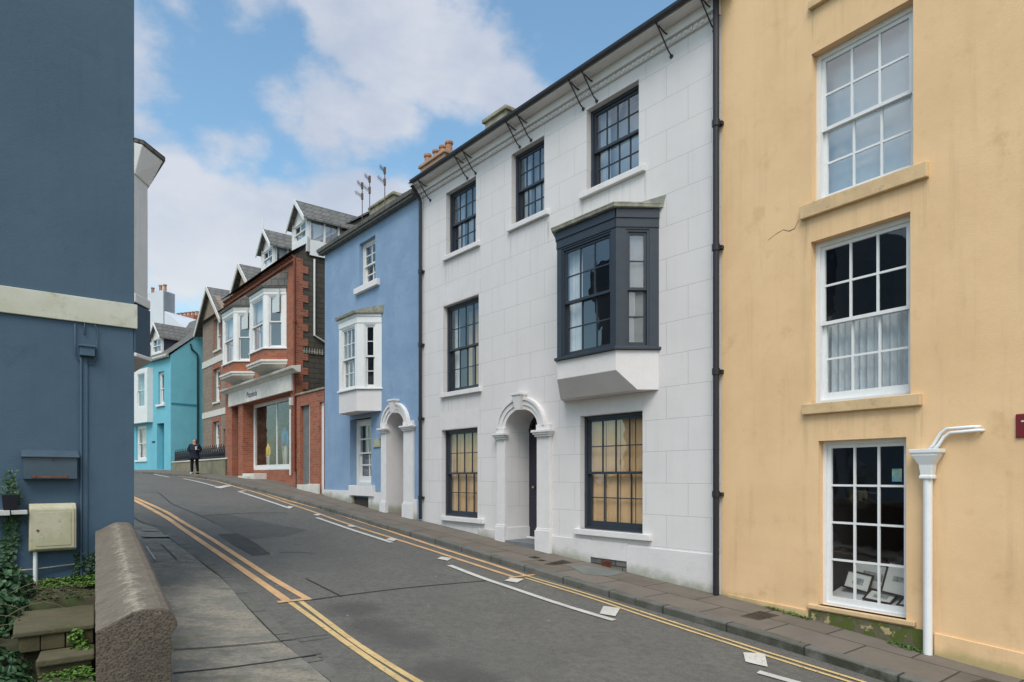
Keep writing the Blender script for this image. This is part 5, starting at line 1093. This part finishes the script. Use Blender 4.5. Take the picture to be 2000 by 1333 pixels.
for i in range(n+1):
    y = LW*i/n; z = zN+(zF-zN)*i/n+.0025*math.sin(i*.37)+random.uniform(-.002, .002); e_ = 0 if i else .0
    rings.append([(u*ww/.372+random.uniform(-.0022, .0022), y+(0 if i not in (0,) else random.uniform(-.004, .004)), z+v+random.uniform(-.0022, .0022)) for u, v in prof])
r0 = rings[0]; k_ = ww/.372
s_ = MB(); s_.loft(rings); s_.build('coping', 'coping_stone', T_)
ef = [(0.002, -.8)]+[(p[0]*.985+.002, p[2]-.004) for p in r0[:12]]+[(ww*.93, r0[12][2]), (ww*.93, -.8)]
s_ = MB(); s_.loft([[(u, -.014, v) for u, v in ef], [(u, -.002, v) for u, v in ef]]); s_.build('end_face', 'roughcast', T_, bevel=.004)
s_ = MB(); s_.loft([[(0.004, y, -.8), (ww*.93, y, -.8), (ww*.93, y, zN+(zF-zN)*y/LW-.045), (.004, y, zN+(zF-zN)*y/LW-.045)] for y in [LW*i/10 for i in range(11)]]); s_.build('wall', 'roughcast', T_, bevel=.012)
# garden ground in the frame of the blue house wall
def gz(x, y):      # y <= 0 in front of the wall; heights in world z
    base = .55 if y > -1.3 else max(.55-(-1.3-y)*.32, .0)
    return base+.02*math.sin(x*7)+.015*math.sin(y*9+x*3)
s_ = MB(); rows = []
for i in range(40):
    y = .02-4.6*i/39; r_ = []
    for j in range(30):
        # right edge follows the low wall's left face
        P0 = fl.world(0, y); den = dWl.x*fl.d.y-dWl.y*fl.d.x; d_ = A0-P0; xr_ = (d_.y*dWl.x-d_.x*dWl.y)/(dWl.x*fl.d.y-dWl.y*fl.d.x)
        x = -1+(xr_+.05+1)*j/29; p = fl.world(x, y); z = gz(x, y)
        if y < -1.15 and x > xr_-1.05: z = min(z, .10-.5*max(0, -2.9-y)) if y < -2.3 else .40
        r_.append((p.x, p.y, z))
    rows.append(r_)
s_.loft(rows, caps=False, closed=False); tag(s_.build('garden_soil', 'soil'), kind='structure')
mat('step_stone', (.115, .100, .062), .9, .25, 3, col2=(.08, .074, .042), bump=.6, bscale=30, stain=(.10, .12, .03), stamt=.6)
mat('step_riser', (.10, .082, .045), .9, .3, 5, col2=(.066, .058, .03), bump=.7, bscale=25, stain=(.07, .09, .03), stamt=.6)
def wall_x(y): d_ = A0-fl.world(0, y); return (d_.y*dWl.x-d_.x*dWl.y)/(dWl.x*fl.d.y-dWl.y*fl.d.x)
fstp = Fr(fl.world(wall_x(-2.3), -2.3), fl.d, 0); T_ = empty('garden_steps', fstp, 'old mossy stone steps between the low wall and ivy', 'steps')
def stepslab(y0, y1, z, th, xl, nm, m): 
    a = wall_x(y0-2.3)-wall_x(-2.3); b = wall_x(y1-2.3)-wall_x(-2.3); rg_ = lambda z_: [(xl, y0, z_), (a-.004, y0, z_), (b-.004, y1, z_), (xl+.05, y1, z_)]
    q = MB(); q.loft([rg_(z-th), rg_(z)]); return q.build(nm, m, T_, bevel=.012)
y_f = -.08; zS = .52
XL = fl.X(38, 2.38)-wall_x(-2.3)
stepslab(y_f, y_f+.95, zS, .045, XL-.04, 'tread', 'step_stone'); stepslab(y_f-.30, y_f+.02, zS-.165, .055, XL+.08, 'tread', 'step_stone'); stepslab(y_f-.62, y_f-.28, zS-.31, .055, XL+.04, 'tread', 'step_stone'); stepslab(y_f-.98, y_f-.60, zS-.45, .055, XL+.04, 'tread', 'step_stone')
for a_, b_ in ((XL, XL*.74), (XL*.73, XL*.42), (XL*.405, -.02)):
    q = MB(); q.box(a_, b_, y_f+.02, y_f+.2, zS-.165, zS-.048); q.build('riser', 'step_riser', T_, bevel=.008)
q = MB(); q.box(XL+.1, wall_x(-2.6)-wall_x(-2.3)-.03, y_f-.27, y_f, zS-.31, zS-.222); q.build('riser', 'step_riser', T_, bevel=.008)
q = MB(); q.box(XL+.1, wall_x(-2.9)-wall_x(-2.3)-.03, y_f-.58, y_f-.30, zS-.45, zS-.367); q.build('riser', 'step_riser', T_, bevel=.008)

mat('leaf_ivy', (.022, .062, .026), .5, .5, 7, col2=(.05, .11, .04), spec=.4); mat('leaf_dark', (.014, .042, .022), .5, .4, 6, col2=(.028, .068, .03), spec=.4); mat('leaf_bright', (.055, .13, .018), .55, .4, 7, col2=(.095, .18, .03), spec=.4)
mat('twig', (.17, .12, .07), .8, .2, 9)
def leaves(name, pts, size, material, parent=None, up=.6):
    """pts: list of (position, outward normal); each leaf is a small folded five-point blade"""
    mb = MB()
    for p, nrm in pts:
        sz = size*random.uniform(.6, 1.35); nn = (Vector(nrm)+Vector((random.uniform(-1, 1), random.uniform(-1, 1), random.uniform(-.4, 1)))*up).normalized()
        t1_ = nn.cross(Vector((random.uniform(-1, 1), random.uniform(-1, 1), random.uniform(-1, 1)))).normalized(); t2_ = nn.cross(t1_); p = Vector(p)
        q = lambda a, b, c: tuple(p+t1_*a*sz+t2_*b*sz+nn*c*sz)
        mb.add([q(0, -.5, 0), q(.42, -.28, .10), q(.38, .15, .12), q(0, .62, -.06), q(-.38, .15, .12), q(-.42, -.28, .10), q(0, 0, -.02)], [(0, 1, 6), (1, 2, 6), (2, 3, 6), (3, 4, 6), (4, 5, 6), (5, 0, 6)])
    return mb.build(name, material, parent)
def blob(c, r, n, frm=fl, squash=(1, 1, 1)):
    out = []
    for _ in range(n):
        d = Vector((random.gauss(0, 1), random.gauss(0, 1), random.gauss(0, 1))).normalized()*random.uniform(.75, 1.05); 
        x, y, z = c[0]+d.x*r*squash[0], c[1]+d.y*r*squash[1], c[2]+d.z*r*squash[2]; P = frm.world(x, y); D = frm.d*d.x+frm.n*d.y; out.append(((P.x, P.y, z), (D.x, D.y, d.z)))
    return out
XW = lambda px, w=0: fl.X(px, w)
# ivy bank at the left foot of the picture (positions in the blue wall's frame, y towards the viewer is negative)
bk = []; bx0 = fl.X(22, 2.3)
for (x, y, z, r, n) in ((XW(5, .3), -.35, .62, .22, 420), (XW(-20, .8), -.8, .62, .34, 600), (bx0-.25, -1.6, .50, .34, 750), (bx0-.05, -1.15, .48, .24, 420), (bx0-.55, -2.1, .45, .45, 900), (bx0-.15, -2.35, .22, .26, 550), (bx0-.1, -2.75, .10, .28, 650), (bx0-.6, -2.9, .2, .42, 900), (bx0+.05, -1.85, .40, .15, 220), (bx0+.0, -3.2, -.02, .22, 420)):
    bk += blob((x, y, z), r, n, squash=(1, 1, .75))
iv = leaves('ivy_bank', bk, .055, 'leaf_ivy'); tag(iv, kind='stuff')
bk = []
for (x, y, z, r, n) in ((XW(5, .3), -.35, .58, .19, 300), (bx0-.25, -1.6, .46, .30, 500), (bx0-.55, -2.1, .40, .42, 700), (bx0-.1, -2.75, .06, .25, 420), (bx0-.6, -2.9, .15, .40, 600), (XW(-20, .8), -.8, .56, .30, 400)): bk += blob((x, y, z), r*.97, n, squash=(1, 1, .75))
tag(leaves('ivy_undergrowth', bk, .06, 'leaf_dark'), kind='stuff')
# moss and low green along the foot of the wall and by the steps
bk = []
for _ in range(1500):
    x = random.uniform(XW(72), XW(184)); y = -random.uniform(.02, .62)**1.2; P = fl.world(x, y); bk.append(((P.x, P.y, .56+random.uniform(0, .06)*(1 if y > -.3 else .5)), (0, 0, 1)))
tag(leaves('moss_strip', bk, .026, 'leaf_bright'), kind='stuff')
bk = []
for _ in range(260):
    x = random.uniform(fl.X(60, .8), wall_x(-1.2)); y = -random.uniform(.5, 1.5); P = fl.world(x, y); bk.append(((P.x, P.y, .585+random.uniform(0, .015)), (0, 0, 1)))
mat('leaf_litter', (.075, .055, .03), .9, .5, 8, col2=(.05, .07, .025)); tag(leaves('leaf_litter', bk, .028, 'leaf_litter'), kind='stuff')
bk = []
xr_ = wall_x(-2.9)
for _ in range(500): x = xr_-abs(random.gauss(0, .14)); y = -2.75+random.gauss(0, .12); P = fl.world(x, y); bk.append(((P.x, P.y, .22+random.uniform(0, .05)), (0, 0, 1)))
tag(leaves('step_moss', bk, .022, 'leaf_bright'), kind='stuff')
bk = blob((wall_x(-2.5)-.09, -2.48, .34), .08, 70); bk += blob((wall_x(-2.45)-.12, -2.42, .44), .06, 50)
tag(leaves('ivy_clump', bk, .035, 'leaf_bright'), 'small green ivy clump growing on the steps against the low wall', 'plant')
# climbing ivy strands on the blue wall
def strand(pts, n, spread, size, label, name='climbing_ivy', m='leaf_dark'):
    out = []; P3 = [(fl.X(a), fl.Z(a, b)+fl.z0) for a, b in pts]
    for _ in range(n):
        k = random.randrange(len(P3)-1); t_ = random.random(); x = P3[k][0]+(P3[k+1][0]-P3[k][0])*t_+random.gauss(0, spread); z = P3[k][1]+(P3[k+1][1]-P3[k][1])*t_+random.gauss(0, spread*.5); P = fl.world(x, -random.uniform(.01, .05)); out.append(((P.x, P.y, z), (-fl.n.x, -fl.n.y, .3)))
    tag(leaves(name, out, size, m, up=.4), label, 'ivy')
strand([(150, 1075), (152, 1100), (140, 1140), (120, 1150)], 150, .018, .03, 'thin ivy strand beneath the meter box right edge')
strand([(178, 1080), (174, 1115), (172, 1150)], 200, .022, .03, 'ivy climbing the corner between blue wall and low wall')
strand([(22, 1010), (20, 1050), (10, 1100), (25, 1160)], 420, .035, .035, 'ivy hanging down the blue wall below the planter', m='leaf_ivy')
out = []
for _ in range(110):
    h = random.random(); P = fo2.world(random.gauss(0, .03*(1.2-h)+.012), random.gauss(0, .02)); out.append(((P.x, P.y, fo2.z0+.15+h*.26), (-fl.n.x, -fl.n.y, .5)))
for _ in range(25): P = fo2.world(.07+random.gauss(0, .012), random.gauss(0, .02)); out.append(((P.x, P.y, fo2.z0+.17-random.random()*.12), (-fl.n.x, -fl.n.y, .5)))
Mi = Matrix.Translation((fo2.o.x, fo2.o.y, fo2.z0)) @ Matrix.Rotation(fo2.rot, 4, 'Z'); lo = leaves('foliage', out, .03, 'leaf_ivy'); pl = bpy.data.objects['planter']; lo.parent = pl; lo.matrix_parent_inverse = Mi.inverted()
tw = MB()
for _ in range(9):
    x = bx0-random.uniform(-.1, .7); y = -random.uniform(.3, 2.6); z = random.uniform(.5, .8); a = random.uniform(-1, 1); L = random.uniform(.4, .9)
    pts = []
    for k in range(6): q = k/5; P = fl.world(x+L*q*math.cos(a)*.8, y-L*q*.25); pts.append((P.x, P.y, z+.18*math.sin(q*2.2)-.12*q))
    tw.tube(pts, .003, 5, r2=.0015)
tag(tw.build('bramble_twigs', 'twig'), kind='stuff')
# weeds at the foot of the ochre wall
for (px0, px1, py, n, lab) in ((1500, 1590, 1203, 260, 'low green weeds along the foot of the ochre wall'), (1740, 1815, 1262, 260, 'moss growing by the foot of the white rainwater pipe')):
    out = []
    for _ in range(n): x = random.uniform(fy.X(px0), fy.X(px1)); P = fy.world(x, -.03-abs(random.gauss(0, .05))); out.append(((P.x, P.y, gxy(P.x, P.y)+random.uniform(.0, .025)), (0, 0, 1)))
    tag(leaves('weeds', out, .022, 'leaf_bright'), lab, 'weeds')

# ================================================================== PERSON WALKING
mat('skin', (.50, .25, .16), .6, .1, 9); mat('hair_brown', (.09, .045, .02), .7, .3, 20); mat('coat_navy', (.012, .016, .030), .8, .3, 8); mat('trousers_black', (.008, .008, .012), .85, .2, 8); mat('paper_white', (.6, .58, .56), .8)
Pp = onground(380, 926.5, 0); zg_ = gxy(*Pp); fp_ = Fr(Vector(Pp), Vector((.97, .25)), zg_)
T_ = empty('person', fp_, 'walker in dark navy coat holding something white by the railings', 'person'); K = .87
def sc_(V): return [(x*K, y*K, z*K) for x, y, z in V]
V = [(0, 0, .98), (0, -.01, 1.18), (0, 0, 1.38), (0, -.01, 1.50), (0, -.03, 1.63), (0, -.02, 1.71), (-.19, 0, 1.42), (-.27, .02, 1.16), (-.16, -.20, 1.18), (.19, 0, 1.42), (.28, .02, 1.17), (.15, -.22, 1.22),
     (-.10, 0, .90), (-.11, -.06, .50), (-.12, .02, .09), (-.12, -.13, .04), (.10, 0, .90), (.11, .02, .50), (.13, .12, .10), (.13, -.02, .04)]
E = [(0, 1), (1, 2), (2, 3), (3, 4), (4, 5), (2, 6), (6, 7), (7, 8), (2, 9), (9, 10), (10, 11), (0, 12), (12, 13), (13, 14), (14, 15), (0, 16), (16, 17), (17, 18), (18, 19)]
body = skin_body('body', sc_(V), E, [r*K for r in (.13, .12, .13, .055, .085, .06, .06, .045, .032, .06, .045, .032, .085, .06, .04, .03, .085, .06, .04, .03)], 'skin', T_, 2)
idx = [0, 1, 2, 6, 7, 8, 9, 10, 11]; V2 = [V[i] for i in idx]+[(0, 0, .80)]; V2[5] = (-.19, -.12, 1.17); V2[8] = (.19, -.13, 1.19)
skin_body('coat', sc_(V2), [(0, 1), (1, 2), (2, 3), (3, 4), (4, 5), (2, 6), (6, 7), (7, 8), (0, 9)], [r*K for r in (.23, .20, .185, .095, .085, .07, .095, .085, .07, .25)], 'coat_navy', T_, 2)
skin_body('trousers', sc_([(0, 0, .92), V[12], V[13], V[14], V[16], V[17], V[18]]), [(0, 1), (1, 2), (2, 3), (0, 4), (4, 5), (5, 6)], [r*K for r in (.13, .105, .082, .062, .105, .082, .062)], 'trousers_black', T_, 2)
skin_body('hair', sc_([(0, .012, 1.735), (0, .055, 1.62), (.03, .07, 1.50), (.03, .07, 1.40)]), [(0, 1), (1, 2), (2, 3)], [r*K for r in (.088, .10, .085, .06)], 'hair_brown', T_, 2)
for sx, yy in ((-.12, -.09), (.13, .04)): s_ = MB(); s_.loft([[(sx*K+a, yy*K+b, z) for a, b in ((-.045, .12), (.045, .12), (.05, -.08), (.0, -.14), (-.05, -.08))] for z in (.004, .07)]); s_.build('shoe', 'pale_cloth' if sx < 0 else 'trousers_black', T_, bevel=.015)
fcp = Fr(fp_.world(.12*K, -.25*K), fp_.d, zg_+1.19*K); T2 = empty('paper_cup', fcp, 'small white cup held at the chest by the walker', 'cup'); s_ = MB(); s_.lathe((0, 0), [(.03, 0), (.042, .12), (.045, .12), (.045, .135), (.03, .14)], 10); s_.build('cup', 'paper_white', T2)
